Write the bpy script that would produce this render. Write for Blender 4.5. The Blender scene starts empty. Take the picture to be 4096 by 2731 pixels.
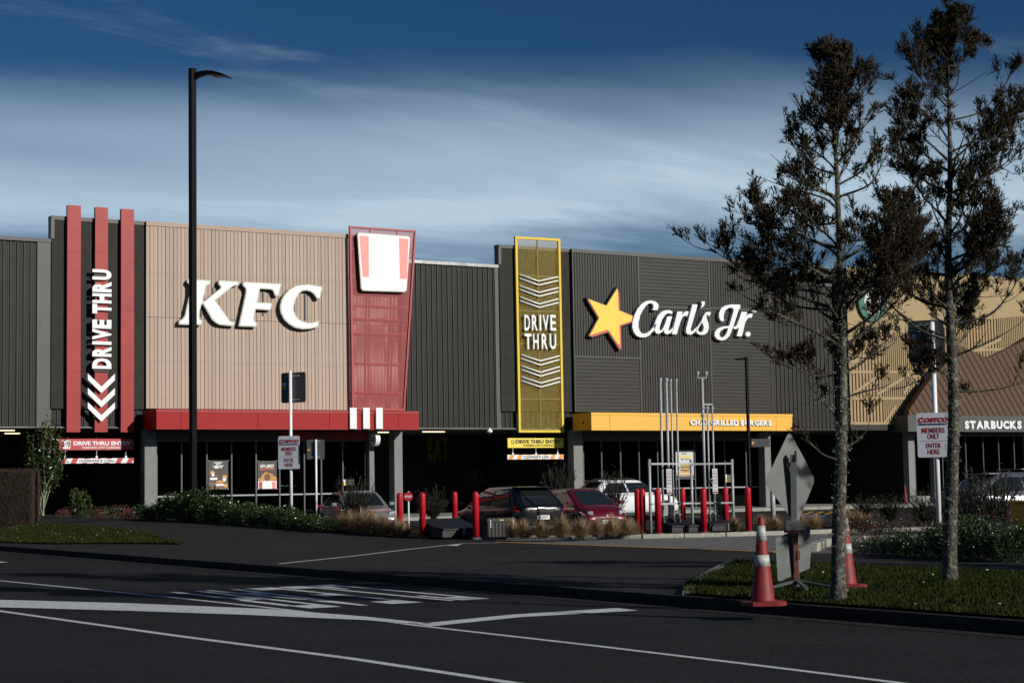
import bpy, bmesh, math, random
import numpy as np
from mathutils import Vector, Matrix
from mathutils.geometry import tessellate_polygon
R_ = math.radians
SC = bpy.context.scene
COL = SC.collection
random.seed(7)

# ------------------------------------------------------------------ camera, sky, sun, exposure
CAM = np.array((0.0, 0.0, 1.2))
FPX, CX, CY = 7100.0, 2048.0, 1365.5          # calibrated in photograph pixels (4096 wide)
YAW, PITCH, ROLL = R_(58.9745), R_(4.6821), 0.0168
_fw = np.array((math.cos(YAW), math.sin(YAW), 0)); _rt = np.array((math.sin(YAW), -math.cos(YAW), 0))
FWD = _fw * math.cos(PITCH) + np.array((0, 0, math.sin(PITCH)))
_up = np.cross(_rt, FWD)
RGT = _rt * math.cos(ROLL) - _up * math.sin(ROLL)
UPV = _up * math.cos(ROLL) + _rt * math.sin(ROLL)
cd = bpy.data.cameras.new('camera'); cam = bpy.data.objects.new('camera', cd); COL.objects.link(cam)
cd.sensor_width = 36.0; cd.lens = FPX / 4096 * 36.0; cd.clip_start = 0.1; cd.clip_end = 6000
M = Matrix.Identity(4)
for i in range(3):
    M[i][0] = RGT[i]; M[i][1] = UPV[i]; M[i][2] = -FWD[i]; M[i][3] = CAM[i]
cam.matrix_world = M
SC.camera = cam

SUN_AZ, SUN_EL = R_(23), R_(21.8)               # azimuth measured from the facade normal (-Y) towards +X
sun_vec = Vector((math.sin(SUN_AZ) * math.cos(SUN_EL), -math.cos(SUN_AZ) * math.cos(SUN_EL), math.sin(SUN_EL)))
sl = bpy.data.lights.new('sun', 'SUN'); sl.energy = 4.25; sl.angle = R_(0.5); sl.color = (1.0, 0.955, 0.88)
so = bpy.data.objects.new('sun', sl); COL.objects.link(so)
so.rotation_euler = sun_vec.to_track_quat('Z', 'Y').to_euler()

wd = bpy.data.worlds.new('World'); SC.world = wd; wd.use_nodes = True
nt = wd.node_tree; N = nt.nodes; L = nt.links
for n in list(N): N.remove(n)
def nn(t, **kw):
    n = N.new(t)
    for k, v in kw.items(): setattr(n, k, v)
    return n
def mth(op, a, b=None, c=None):
    n = N.new('ShaderNodeMath'); n.operation = op
    for i, v in enumerate((a, b, c)):
        if v is None: continue
        if isinstance(v, (int, float)): n.inputs[i].default_value = v
        else: L.new(v, n.inputs[i])
    return n.outputs[0]
sky = nn('ShaderNodeTexSky', sky_type='NISHITA'); sky.sun_disc = False
sky.sun_elevation = SUN_EL; sky.sun_rotation = math.atan2(sun_vec.x, sun_vec.y)
sky.air_density = 0.75; sky.dust_density = 0.15; sky.ozone_density = 3.0; sky.altitude = 0
hs = nn('ShaderNodeHueSaturation'); hs.inputs['Saturation'].default_value = 1.25; hs.inputs['Value'].default_value = 0.50
L.new(sky.outputs[0], hs.inputs['Color'])
tc = nn('ShaderNodeTexCoord'); sp = nn('ShaderNodeSeparateXYZ'); L.new(tc.outputs['Generated'], sp.inputs[0])
vx, vy, vz = sp.outputs
zc = mth('MAXIMUM', vz, 0.0)
den = mth('ADD', zc, 0.10)
px_, py_ = mth('DIVIDE', vx, den), mth('DIVIDE', vy, den)
cb = nn('ShaderNodeCombineXYZ'); L.new(px_, cb.inputs[0]); L.new(py_, cb.inputs[1])
mp = nn('ShaderNodeMapping'); mp.inputs['Rotation'].default_value = (0, 0, R_(-24)); mp.inputs['Scale'].default_value = (0.42, 1.0, 1)
mp.inputs['Location'].default_value = (0.35, 0.2, 0)
L.new(cb.outputs[0], mp.inputs[0])
def noise(vec, scale, detail, rough, dist=0.0):
    n = nn('ShaderNodeTexNoise'); n.inputs['Scale'].default_value = scale; n.inputs['Detail'].default_value = detail
    n.inputs['Roughness'].default_value = rough; n.inputs['Distortion'].default_value = dist
    L.new(vec, n.inputs['Vector']); return n.outputs['Fac']
n1 = noise(mp.outputs[0], 0.9, 3, 0.5, 0.25)
n2 = noise(mp.outputs[0], 2.3, 10, 0.62, 0.25)
def sstep(x, a, b):
    n = nn('ShaderNodeMapRange', interpolation_type='SMOOTHSTEP'); n.inputs['From Min'].default_value = a; n.inputs['From Max'].default_value = b
    L.new(x, n.inputs['Value']); return n.outputs['Result']
el = mth('ADD', zc, mth('ADD', mth('MULTIPLY', mth('SUBTRACT', n1, 0.5), 0.11), mth('MULTIPLY', mth('SUBTRACT', n2, 0.5), 0.06)))
band = mth('MULTIPLY', sstep(el, 0.100, 0.155), mth('SUBTRACT', 1.0, sstep(el, 0.155, 0.245)))
wisp = mth('MULTIPLY', sstep(n2, 0.52, 0.80), 0.30)
cl = mth('MINIMUM', mth('ADD', mth('MULTIPLY', band, mth('ADD', 0.30, mth('MULTIPLY', n2, 1.0))), wisp), 0.93)
mx = nn('ShaderNodeMixRGB'); L.new(cl, mx.inputs[0]); gr = nn('ShaderNodeMixRGB', blend_type='MULTIPLY'); gr.inputs[0].default_value = 1.0; gr.inputs[2].default_value = (0.85, 0.96, 1.03, 1); L.new(hs.outputs[0], gr.inputs[1]); L.new(gr.outputs[0], mx.inputs[1]); mx.inputs[2].default_value = (6.5, 8.5, 10.2, 1)
bg = nn('ShaderNodeBackground'); bg.inputs['Strength'].default_value = 0.075
L.new(mx.outputs[0], bg.inputs['Color'])
wo = nn('ShaderNodeOutputWorld'); L.new(bg.outputs[0], wo.inputs['Surface'])

SC.view_settings.view_transform = 'Standard'; SC.view_settings.look = 'None'
SC.view_settings.exposure = 0.0; SC.view_settings.gamma = 1.0
SC.render.engine = 'CYCLES'
SC.cycles.use_denoising = True
SC.cycles.max_bounces = 6; SC.cycles.diffuse_bounces = 2; SC.cycles.glossy_bounces = 3; SC.cycles.transparent_max_bounces = 12
SC.cycles.caustics_reflective = False; SC.cycles.caustics_refractive = False

# ------------------------------------------------------------------ from photograph pixels to places
def ray(x, y): return FWD + RGT * (x - CX) / FPX + UPV * (CY - y) / FPX
def fx(x, y, Y):                                  # point on the vertical plane Y = const
    d = ray(x, y); return CAM + d * ((Y - CAM[1]) / d[1])
def hz(x, y, Z):                                  # point on a level plane
    d = ray(x, y); return CAM + d * ((Z - CAM[2]) / d[2])
def dp(x, y, D):                                  # point at a distance along the view axis
    return CAM + ray(x, y) * D
def clamp(v, a=0.0, b=1.0): return max(a, min(b, v))
def smooth(v, a, b):
    t = clamp((v - a) / (b - a)); return t * t * (3 - 2 * t)
KX = 12.35                                        # kerb line of the street, which runs along Y
ZR, ZP = -0.22, -0.10                             # street level, footpath level
def gz(x, y):
    bank = 0.52 * smooth(y, 35.5, 54) * smooth(x, 12.6, 18.2) * (1 - smooth(x, 20.5, 27))
    lot = -0.27 * smooth(y, 39, 47) * smooth(x, 23.5, 29) + 0.26 * smooth(y, 60, 65) * smooth(x, 23.5, 29)
    return ZP + bank + lot
def gp(x, y, dz=0.0, far=90):                     # point on the terrain
    d = ray(x, y); d = d / np.linalg.norm(d)
    t = 8.0; prev = t
    while t < far:
        p = CAM + d * t
        if p[2] < gz(p[0], p[1]) + dz: break
        prev = t; t += 0.05
    return CAM + d * t

# ------------------------------------------------------------------ materials
MATS = {}
def mat(name, col, rough=0.6, big=0.0, rnd=0.0, metal=0.0, var=0.0, scale=8.0, bump=0.0, bscale=40.0, spec=0.5, emit=None, estr=0.0, col2=None, thr=None, detail=5.0, coat=0.0, stretch=None):
    m = bpy.data.materials.new(name); m.use_nodes = True
    t = m.node_tree; b = t.nodes['Principled BSDF']
    b.inputs['Base Color'].default_value = (*col, 1); b.inputs['Roughness'].default_value = rough; b.inputs['Metallic'].default_value = metal
    b.inputs['Specular IOR Level'].default_value = spec
    if coat: b.inputs['Coat Weight'].default_value = coat; b.inputs['Coat Roughness'].default_value = 0.04
    if emit: b.inputs['Emission Color'].default_value = (*emit, 1); b.inputs['Emission Strength'].default_value = estr
    tcn = t.nodes.new('ShaderNodeTexCoord'); src = tcn.outputs['Object']
    if stretch:
        mpn = t.nodes.new('ShaderNodeMapping'); mpn.inputs['Scale'].default_value = stretch
        t.links.new(src, mpn.inputs[0]); src = mpn.outputs[0]
    if var or col2:
        n = t.nodes.new('ShaderNodeTexNoise'); n.inputs['Scale'].default_value = scale; n.inputs['Detail'].default_value = detail; n.inputs['Roughness'].default_value = 0.65
        t.links.new(src, n.inputs['Vector'])
        r = t.nodes.new('ShaderNodeValToRGB')
        c2 = col2 if col2 else tuple(c * (1 - var) for c in col)
        c1 = col if col2 else tuple(min(1, c * (1 + var)) for c in col)
        lo, hi = thr if thr else (0.3, 0.7)
        r.color_ramp.elements[0].position = lo; r.color_ramp.elements[1].position = hi
        r.color_ramp.elements[0].color = (*c2, 1); r.color_ramp.elements[1].color = (*c1, 1)
        t.links.new(n.outputs['Fac'], r.inputs[0]); out = r.outputs[0]
        for kind, amt in (('big', big), ('rnd', rnd)):      # broad patches, or a tone of its own for each piece
            if not amt: continue
            if kind == 'big':
                n2_ = t.nodes.new('ShaderNodeTexNoise'); n2_.inputs['Scale'].default_value = 0.45; n2_.inputs['Detail'].default_value = 4; n2_.inputs['Roughness'].default_value = 0.7; n2_.inputs['Distortion'].default_value = 0.6
                t.links.new(tcn.outputs['Object'], n2_.inputs['Vector']); fac = n2_.outputs['Fac']; f0, f1 = 0.3, 0.7
            else: fac = t.nodes.new('ShaderNodeObjectInfo').outputs['Random']; f0, f1 = 0.0, 1.0
            mr = t.nodes.new('ShaderNodeMapRange'); mr.inputs['From Min'].default_value = f0; mr.inputs['From Max'].default_value = f1; mr.inputs['To Min'].default_value = 1 - amt; mr.inputs['To Max'].default_value = 1 + amt
            t.links.new(fac, mr.inputs['Value']); mu = t.nodes.new('ShaderNodeVectorMath'); mu.operation = 'SCALE'
            t.links.new(out, mu.inputs[0]); t.links.new(mr.outputs[0], mu.inputs['Scale']); out = mu.outputs[0]
        t.links.new(out, b.inputs['Base Color'])
    if bump:
        n = t.nodes.new('ShaderNodeTexNoise'); n.inputs['Scale'].default_value = bscale; n.inputs['Detail'].default_value = 4
        t.links.new(src, n.inputs['Vector'])
        bn = t.nodes.new('ShaderNodeBump'); bn.inputs['Strength'].default_value = bump; bn.inputs['Distance'].default_value = 0.02
        t.links.new(n.outputs['Fac'], bn.inputs['Height']); t.links.new(bn.outputs[0], b.inputs['Normal'])
    MATS[name] = m; return m
mat('asphalt', (0.0118, 0.0115, 0.0113), 0.85, big=0.45, var=0.8, scale=17, bump=0.9, bscale=38, spec=0.25)
mat('asphalt_old', (0.0170, 0.0162, 0.0156), 0.9, big=0.5, var=0.8, scale=13, bump=1.0, bscale=30, spec=0.25)
mat('lot', (0.03, 0.0295, 0.029), 0.9, var=0.25, scale=25, bump=0.4, bscale=60, spec=0.25)
mat('paint', (0.62, 0.64, 0.63), 0.7, col2=(0.36, 0.37, 0.37), thr=(0.36, 0.52), scale=22, detail=9)
mat('paint_yellow', (0.62, 0.33, 0.03), 0.7, var=0.15, scale=20)
mat('paint_blue', (0.05, 0.16, 0.45), 0.7, var=0.15, scale=20)
mat('concrete', (0.27, 0.262, 0.24), 0.85, var=0.25, scale=3, bump=0.3, bscale=50)
mat('concrete_dark', (0.13, 0.126, 0.118), 0.9, var=0.4, scale=4, bump=0.5, bscale=30)
mat('kerb_stone', (0.33, 0.32, 0.27), 0.9, var=0.35, scale=7, bump=0.5, bscale=30)
mat('kerb_dark', (0.020, 0.019, 0.018), 0.95, var=0.5, scale=6, bump=0.6, bscale=25, spec=0.2)
mat('soil', (0.018, 0.014, 0.010), 0.95, var=0.5, scale=12, bump=1.0, bscale=18, spec=0.1)
mat('turf', (0.011, 0.014, 0.004), 0.95, var=0.5, scale=2.2, bump=0.8, bscale=30, spec=0.1)
mat('clad', (0.024, 0.025, 0.0225), 0.5, var=0.12, scale=1.2, bump=0.12, bscale=1.5, spec=0.2, stretch=(3, 3, 0.7))
mat('clad_carl', (0.035, 0.0325, 0.0285), 0.45, var=0.14, scale=1.2, spec=0.25)
mat('panel_dark', (0.029, 0.029, 0.0245), 0.7, var=0.14, scale=2.5, spec=0.15)
mat('cap_dark', (0.045, 0.044, 0.04), 0.5, var=0.2, scale=1.5, bump=0.25, bscale=2.5)
mat('cap_pale', (0.22, 0.22, 0.21), 0.4, metal=0.4, var=0.35, scale=2.2, bump=0.5, bscale=2.5)
mat('timber', (0.455, 0.352, 0.285), 0.8, rnd=0.09, var=0.18, spec=0.2, scale=5, stretch=(9, 9, 0.55))
mat('timber_cap', (0.42, 0.305, 0.235), 0.75, var=0.15, scale=5, stretch=(0.6, 9, 9))
mat('groove', (0.05, 0.03, 0.022), 0.9)
mat('red_fin', (0.32, 0.020, 0.018), 0.45, var=0.10, scale=1.4, bump=0.35, bscale=1.1, spec=0.3)
mat('red_canopy', (0.31, 0.008, 0.007), 0.5, spec=0.2, var=0.06, scale=1.5)
mat('red_mesh', (0.36, 0.017, 0.015), 0.45, var=0.1, scale=3)
mat('red_bollard', (0.46, 0.010, 0.022), 0.4, var=0.18, scale=7, spec=0.35)
mat('red_sign', (0.44, 0.018, 0.028), 0.5)
mat('pale_red', (0.80, 0.23, 0.20), 0.4, var=0.08, scale=2)
mat('white_sign', (0.74, 0.76, 0.77), 0.4, var=0.02, scale=1.5)
mat('sight_white', (0.30, 0.31, 0.31), 0.5)
mat('white_paint', (0.78, 0.79, 0.80), 0.4, var=0.05, scale=4)
mat('sign_face', (0.52, 0.54, 0.59), 0.5)
mat('rim_metal', (0.20, 0.205, 0.17), 0.35, metal=0.7, var=0.3, scale=3)
mat('yellow_frame', (0.74, 0.52, 0.06), 0.5, spec=0.2)
mat('olive_bar', (0.10, 0.08, 0.02), 0.6)
mat('yellow_canopy', (0.80, 0.42, 0.035), 0.5, var=0.05, scale=2)
mat('yellow_sign', (0.80, 0.62, 0.05), 0.5)
mat('star_yellow', (0.80, 0.56, 0.045), 0.45)
mat('star_red', (0.62, 0.07, 0.06), 0.45)
mat('orange', (0.75, 0.30, 0.035), 0.5)
mat('ink', (0.012, 0.012, 0.012), 0.6)
mat('ink_red', (0.26, 0.010, 0.016), 0.55)
mat('ink_blue', (0.016, 0.03, 0.12), 0.55)
mat('neon_tube', (0.85, 0.86, 0.84), 0.25)
mat('black_paint', (0.003, 0.003, 0.0033), 0.5, spec=0.12)
mat('black_plastic', (0.007, 0.007, 0.0075), 0.55, var=0.3, scale=9, bump=0.15)
mat('column_grey', (0.19, 0.192, 0.185), 0.75, var=0.12, scale=6)
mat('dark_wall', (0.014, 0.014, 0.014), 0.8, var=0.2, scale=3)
mat('frame_grey', (0.06, 0.06, 0.06), 0.45)
mat('frame_dark', (0.045, 0.045, 0.046), 0.45)
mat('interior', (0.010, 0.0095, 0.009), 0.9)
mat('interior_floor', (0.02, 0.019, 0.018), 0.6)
mat('tan_board', (0.62, 0.47, 0.27), 0.7, var=0.15, scale=4, stretch=(0.6, 4, 9))
mat('galv', (0.36, 0.375, 0.38), 0.5, metal=0.1, var=0.3, scale=25)
mat('sign_back', (0.105, 0.113, 0.110), 0.5, metal=0.35, var=0.16, scale=6)
mat('mural_yellow', (0.22, 0.20, 0.015), 0.8)
mat('mural_grey', (0.10, 0.10, 0.11), 0.8)
mat('tan_wall', (0.34, 0.245, 0.118), 0.7, var=0.06, scale=2)
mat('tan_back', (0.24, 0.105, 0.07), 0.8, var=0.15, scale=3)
mat('brown_panel', (0.095, 0.045, 0.020), 0.75, var=0.08, scale=1.5)
mat('brown_batten', (0.03, 0.018, 0.012), 0.8)
mat('fascia_grey', (0.06, 0.06, 0.058), 0.6)
mat('green_sign', (0.10, 0.40, 0.06), 0.5, emit=(0.12, 0.5, 0.07), estr=0.25)
mat('led', (0.9, 0.8, 0.6), 0.5, emit=(1.0, 0.83, 0.58), estr=1.4)
mat('cone_red', (0.21, 0.011, 0.009), 0.6, col2=(0.10, 0.012, 0.010), thr=(0.28, 0.5), scale=7)
mat('cone_white', (0.48, 0.48, 0.46), 0.55, col2=(0.20, 0.19, 0.18), thr=(0.36, 0.52), scale=14)
mat('rust', (0.12, 0.028, 0.018), 0.7, var=0.5, scale=12)
mat('tyre', (0.012, 0.012, 0.012), 0.85)
mat('rim', (0.45, 0.46, 0.47), 0.3, metal=0.8)
mat('bark_limb', (0.030, 0.025, 0.020), 0.95, col2=(0.13, 0.13, 0.09), thr=(0.36, 0.46), scale=9, bump=0.6, bscale=26)
mat('bark', (0.050, 0.043, 0.036), 0.95, col2=(0.17, 0.17, 0.13), thr=(0.40, 0.50), scale=14, bump=1.0, bscale=26, detail=8)
mat('twig', (0.045, 0.036, 0.028), 0.95, var=0.3, scale=10)
mat('lichen', (0.22, 0.235, 0.14), 1.0, var=0.35, scale=30)
mat('needle', (0.044, 0.029, 0.011), 0.8, col2=(0.020, 0.018, 0.008), scale=3.0, thr=(0.35, 0.65), spec=0.2)
mat('leaf_gloss', (0.024, 0.046, 0.008), 0.28, var=0.45, scale=5)
mat('leaf_light', (0.030, 0.046, 0.008), 0.35, var=0.4, scale=6)
mat('leaf_dark', (0.014, 0.024, 0.007), 0.4, var=0.4, scale=6)
mat('leaf_red', (0.13, 0.035, 0.025), 0.5, var=0.4, scale=6)
mat('flower_red', (0.45, 0.02, 0.02), 0.5)
mat('wisp', (0.016, 0.015, 0.007), 0.8, var=0.4, scale=4)
mat('tussock', (0.34, 0.23, 0.13), 0.8, var=0.45, scale=7)
mat('clipped', (0.026, 0.016, 0.008), 0.85, var=0.5, scale=5)
mat('grass_blade', (0.022, 0.031, 0.005), 0.85, spec=0.1, var=0.45, scale=1.6)
mat('daisy', (0.8, 0.8, 0.78), 0.6)
mat('bin_yellow', (0.45, 0.21, 0.012), 0.5)
mat('car_silver', (0.33, 0.345, 0.375), 0.28, metal=0.6, coat=0.8)
mat('car_black', (0.004, 0.004, 0.005), 0.25, spec=0.3, coat=0.4)
mat('car_red', (0.11, 0.003, 0.010), 0.25, metal=0.2, coat=0.8)
mat('car_white', (0.74, 0.75, 0.74), 0.3, coat=0.8)
mat('car_grey', (0.20, 0.21, 0.23), 0.3, metal=0.6, coat=0.8)
mat('lamp_clear', (0.42, 0.43, 0.44), 0.12, metal=0.3)
mat('lamp_red', (0.35, 0.01, 0.012), 0.15, coat=1.0)
mat('car_glass', (0.012, 0.015, 0.016), 0.04, spec=0.8)
mat('plate', (0.75, 0.75, 0.73), 0.5)
mat('poster_dark', (0.035, 0.03, 0.027), 0.5, var=0.3, scale=2)
mat('poster_pale', (0.55, 0.56, 0.53), 0.5, var=0.05, scale=2)
mat('poster_brown', (0.16, 0.08, 0.05), 0.5, var=0.5, scale=6)
mat('food_gold', (0.50, 0.24, 0.06), 0.6, var=0.6, scale=18)
mat('food_brown', (0.16, 0.07, 0.03), 0.6, var=0.5, scale=18)
mat('food_orange', (0.62, 0.32, 0.07), 0.6, var=0.4, scale=20)
mat('food_green', (0.15, 0.28, 0.05), 0.6, var=0.4, scale=20)
mat('text_orange', (0.62, 0.10, 0.045), 0.5)
mat('starb_green', (0.02, 0.13, 0.075), 0.5)
# glass: a tinted see-through pane with a mirror-like surface
def glass_mat(name, tint, refl):
    m = bpy.data.materials.new(name); m.use_nodes = True; t = m.node_tree
    for n in list(t.nodes): t.nodes.remove(n)
    o = t.nodes.new('ShaderNodeOutputMaterial'); mixn = t.nodes.new('ShaderNodeMixShader')
    tr = t.nodes.new('ShaderNodeBsdfTransparent'); tr.inputs[0].default_value = (*tint, 1)
    gl = t.nodes.new('ShaderNodeBsdfGlossy'); gl.inputs['Roughness'].default_value = 0.015; gl.inputs[0].default_value = (refl, refl, refl, 1)
    fr = t.nodes.new('ShaderNodeFresnel'); fr.inputs[0].default_value = 1.45
    t.links.new(fr.outputs[0], mixn.inputs[0]); t.links.new(tr.outputs[0], mixn.inputs[1]); t.links.new(gl.outputs[0], mixn.inputs[2]); t.links.new(mixn.outputs[0], o.inputs[0])
    MATS[name] = m
glass_mat('glass', (0.16, 0.165, 0.165), 0.8)

# ------------------------------------------------------------------ builders
ORG = {}
def tag(o, label=None, cat=None, group=None, kind=None):
    if label: o['label'] = label
    if cat: o['category'] = cat
    if group: o['group'] = group
    if kind: o['kind'] = kind
    return o
def thing(name, label, cat, loc=(0, 0, 0), rz=0.0, group=None):
    o = bpy.data.objects.new(name, None); o.empty_display_size = 0.2; COL.objects.link(o)
    o.location = loc; o.rotation_euler = (0, 0, rz); ORG[o.name] = Vector(loc)
    return tag(o, label, cat, group)
class MB:
    def __init__(s): s.v = []; s.f = []
    def add(s, vs, fs):
        b = len(s.v); s.v += [tuple(map(float, p)) for p in vs]; s.f += [tuple(i + b for i in f) for f in fs]; return s
    def box(s, x0, x1, y0, y1, z0, z1):
        v = [(x, y, z) for x in (x0, x1) for y in (y0, y1) for z in (z0, z1)]
        return s.add(v, [(0, 1, 3, 2), (4, 6, 7, 5), (0, 4, 5, 1), (2, 3, 7, 6), (0, 2, 6, 4), (1, 5, 7, 3)])
    def obox(s, c, ax, ay, az):            # oriented box: centre and three half-axis vectors
        c, ax, ay, az = map(Vector, (c, ax, ay, az))
        v = [c + ax * i + ay * j + az * k for i in (-1, 1) for j in (-1, 1) for k in (-1, 1)]
        return s.add(v, [(0, 1, 3, 2), (4, 6, 7, 5), (0, 4, 5, 1), (2, 3, 7, 6), (0, 2, 6, 4), (1, 5, 7, 3)])
    def prism(s, pts, O, U, V, W, holes=()):   # polygon in (u,v) on O + uU + vV, thickened along W
        O, U, V, W = map(Vector, (O, U, V, W))
        loops = [[Vector((p[0], p[1], 0)) for p in pts]] + [[Vector((p[0], p[1], 0)) for p in h] for h in holes]
        tris = tessellate_polygon(loops); flat = [p for l in loops for p in l]; n = len(flat)
        v3 = [O + U * p.x + V * p.y for p in flat]
        fs = [tuple(t) for t in tris] + [tuple(i + n for i in reversed(t)) for t in tris]
        b = 0
        for l in loops:
            k = len(l)
            for i in range(k): fs.append((b + i, b + (i + 1) % k, b + (i + 1) % k + n, b + i + n))
            b += k
        return s.add(v3 + [p + W for p in v3], fs)
    def tube(s, path, radii, seg=8, cap=True):
        path = [Vector(p) for p in path]; n = len(path)
        if not isinstance(radii, (list, tuple)): radii = [radii] * n
        t0 = (path[1] - path[0]).normalized()
        a = t0.cross(Vector((0, 0, 1)))
        if a.length < 0.1: a = t0.cross(Vector((1, 0, 0)))
        a.normalize(); vs = []
        for i in range(n):
            t = (path[min(i + 1, n - 1)] - path[max(i - 1, 0)]).normalized()
            a = (a - t * a.dot(t)); a = a.normalized() if a.length > 1e-6 else t.orthogonal().normalized()
            b = t.cross(a)
            for k in range(seg):
                an = 2 * math.pi * k / seg; vs.append(path[i] + (a * math.cos(an) + b * math.sin(an)) * radii[i])
        fs = [(i * seg + k, i * seg + (k + 1) % seg, (i + 1) * seg + (k + 1) % seg, (i + 1) * seg + k) for i in range(n - 1) for k in range(seg)]
        if cap: fs += [tuple(range(seg))[::-1], tuple((n - 1) * seg + k for k in range(seg))]
        return s.add(vs, fs)
    def lathe(s, prof, c=(0, 0, 0), axis=(0, 0, 1), seg=16):
        ax = Vector(axis).normalized(); a = ax.orthogonal().normalized(); b = ax.cross(a); c = Vector(c); n = len(prof)
        vs = [c + ax * h + (a * math.cos(2 * math.pi * k / seg) + b * math.sin(2 * math.pi * k / seg)) * r for r, h in prof for k in range(seg)]
        fs = [(i * seg + k, i * seg + (k + 1) % seg, (i + 1) * seg + (k + 1) % seg, (i + 1) * seg + k) for i in range(n - 1) for k in range(seg)]
        fs += [tuple(range(seg))[::-1], tuple((n - 1) * seg + k for k in range(seg))]
        return s.add(vs, fs)
    def quad(s, a, b, c, d): return s.add([a, b, c, d], [(0, 1, 2, 3)])
    def build(s, name, m, parent=None, smooth_=False, bevel=0.0, local=False, normals=True):
        me = bpy.data.meshes.new(name)
        o = (ORG.get(parent.name, Vector((0, 0, 0))) if (parent is not None and not local) else Vector((0, 0, 0)))
        vs = s.v if o.length == 0 else [(p[0] - o.x, p[1] - o.y, p[2] - o.z) for p in s.v]
        me.from_pydata(vs, [], s.f)
        if normals:
            bm = bmesh.new(); bm.from_mesh(me); bmesh.ops.recalc_face_normals(bm, faces=bm.faces); bm.to_mesh(me); bm.free()
        me.materials.append(MATS[m])
        if smooth_: me.polygons.foreach_set('use_smooth', [True] * len(me.polygons))
        ob = bpy.data.objects.new(name, me); COL.objects.link(ob)
        if parent is not None: ob.parent = parent; ORG[ob.name] = Vector((0, 0, 0)) if local else o
        if bevel:
            md = ob.modifiers.new('bevel', 'BEVEL'); md.width = bevel; md.segments = 2; md.limit_method = 'ANGLE'
        return ob
def box(name, m, parent, x0, x1, y0, y1, z0, z1, **kw): return MB().box(x0, x1, y0, y1, z0, z1).build(name, m, parent, **kw)
def top(ob, label, cat, group=None): return tag(ob, label, cat, group)
def struct(name, mb, m, **kw): return tag(mb.build(name, m, None, **kw), kind='structure')
def copy_tree(o, loc=None, rz=None, scale=None, label=None, parent=None):
    c = o.copy(); COL.objects.link(c); c.parent = parent
    if loc is not None: c.location = loc
    if rz is not None: c.rotation_euler = (0, 0, rz)
    if scale is not None: c.scale = (scale,) * 3 if isinstance(scale, (int, float)) else scale
    if label: c['label'] = label
    for ch in list(o.children): copy_tree(ch, parent=c)
    return c
# lettering: outlines of the built-in font, one mesh per string, put into a rectangle
_TX = {}
def glyph(txt, bold=0.0, shear=0.0):
    k = (txt, bold, shear)
    if k in _TX: return _TX[k]
    cu = bpy.data.curves.new('txt', 'FONT'); cu.body = txt; cu.offset = bold; cu.shear = shear; cu.resolution_u = 3; cu.fill_mode = 'FRONT'
    ob = bpy.data.objects.new('txt', cu)
    me = ob.to_mesh()
    vs = [tuple(v.co) for v in me.vertices]; fs = [tuple(p.vertices) for p in me.polygons]
    ed = {}
    for f in fs:
        for i in range(len(f)):
            e = (f[i], f[(i + 1) % len(f)]); ed[tuple(sorted(e))] = ed.get(tuple(sorted(e)), []) + [e]
    bd = [l[0] for l in ed.values() if len(l) == 1]
    ob.to_mesh_clear(); bpy.data.objects.remove(ob); bpy.data.curves.remove(cu)
    x0, x1 = min(v[0] for v in vs), max(v[0] for v in vs); y0, y1 = min(v[1] for v in vs), max(v[1] for v in vs)
    vs = [((v[0] - x0) / (x1 - x0), (v[1] - y0) / (y1 - y0)) for v in vs]
    _TX[k] = (vs, fs, bd, (x1 - x0) / (y1 - y0)); return _TX[k]
def text_into(mb, txt, O, U, V, W, bold=0.02, shear=0.0):   # O lower left corner, U full width, V full height, W thickness
    vs, fs, bd, _ = glyph(txt, bold, shear); O, U, V, W = map(Vector, (O, U, V, W)); n = len(vs)
    p = [O + U * a + V * b for a, b in vs]
    mb.add(p + [q + W for q in p], [tuple(i + n for i in f) for f in fs] + [tuple(reversed(f)) for f in fs] + [(a, b, b + n, a + n) for a, b in bd]); return mb
def letters(parent, name, txt, rects, Y, W, m, bold=0.02):
    for ch, (x0, y0, x1, y1) in zip(txt, rects): pass
def off(poly, d):                       # move a polygon outline outwards by d (inwards when negative)
    a = sum(poly[i][0] * poly[(i + 1) % len(poly)][1] - poly[(i + 1) % len(poly)][0] * poly[i][1] for i in range(len(poly)))
    sgn = 1 if a > 0 else -1; out = []; n = len(poly)
    for i in range(n):
        p, q, r = Vector(poly[i - 1]), Vector(poly[i]), Vector(poly[(i + 1) % n])
        e1, e2 = (q - p).normalized(), (r - q).normalized()
        n1, n2 = Vector((e1.y, -e1.x)) * sgn, Vector((e2.y, -e2.x)) * sgn
        b = (n1 + n2); b = b / max(0.35, b.length_squared) * 2 if b.length > 1e-4 else n1
        if b.length > 2: b = b.normalized() * 2
        out.append((q.x + b.x * d, q.y + b.y * d))
    return out
UX, UZ = Vector((1, 0, 0)), Vector((0, 0, 1))
def wallpoly(pts, Y):                   # photo pixels -> (X, Z) on a facade plane
    return [(fx(x, y, Y)[0], fx(x, y, Y)[2]) for x, y in pts]
def fprism(mb, pts, Yf, Yb, holes=()):  # polygon in (X, Z), from plane Yf (front) to Yb
    return mb.prism(pts, (0, Yf, 0), UX, UZ, (0, Yb - Yf, 0), holes)
def rr(x0, x1, z0, z1, r, n=5):         # rounded rectangle
    o = []
    for cx_, cz_, a0 in ((x1 - r, z0 + r, -90), (x1 - r, z1 - r, 0), (x0 + r, z1 - r, 90), (x0 + r, z0 + r, 180)):
        for i in range(n + 1):
            a = R_(a0 + 90 * i / n); o.append((cx_ + r * math.cos(a), cz_ + r * math.sin(a)))
    return o

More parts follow.
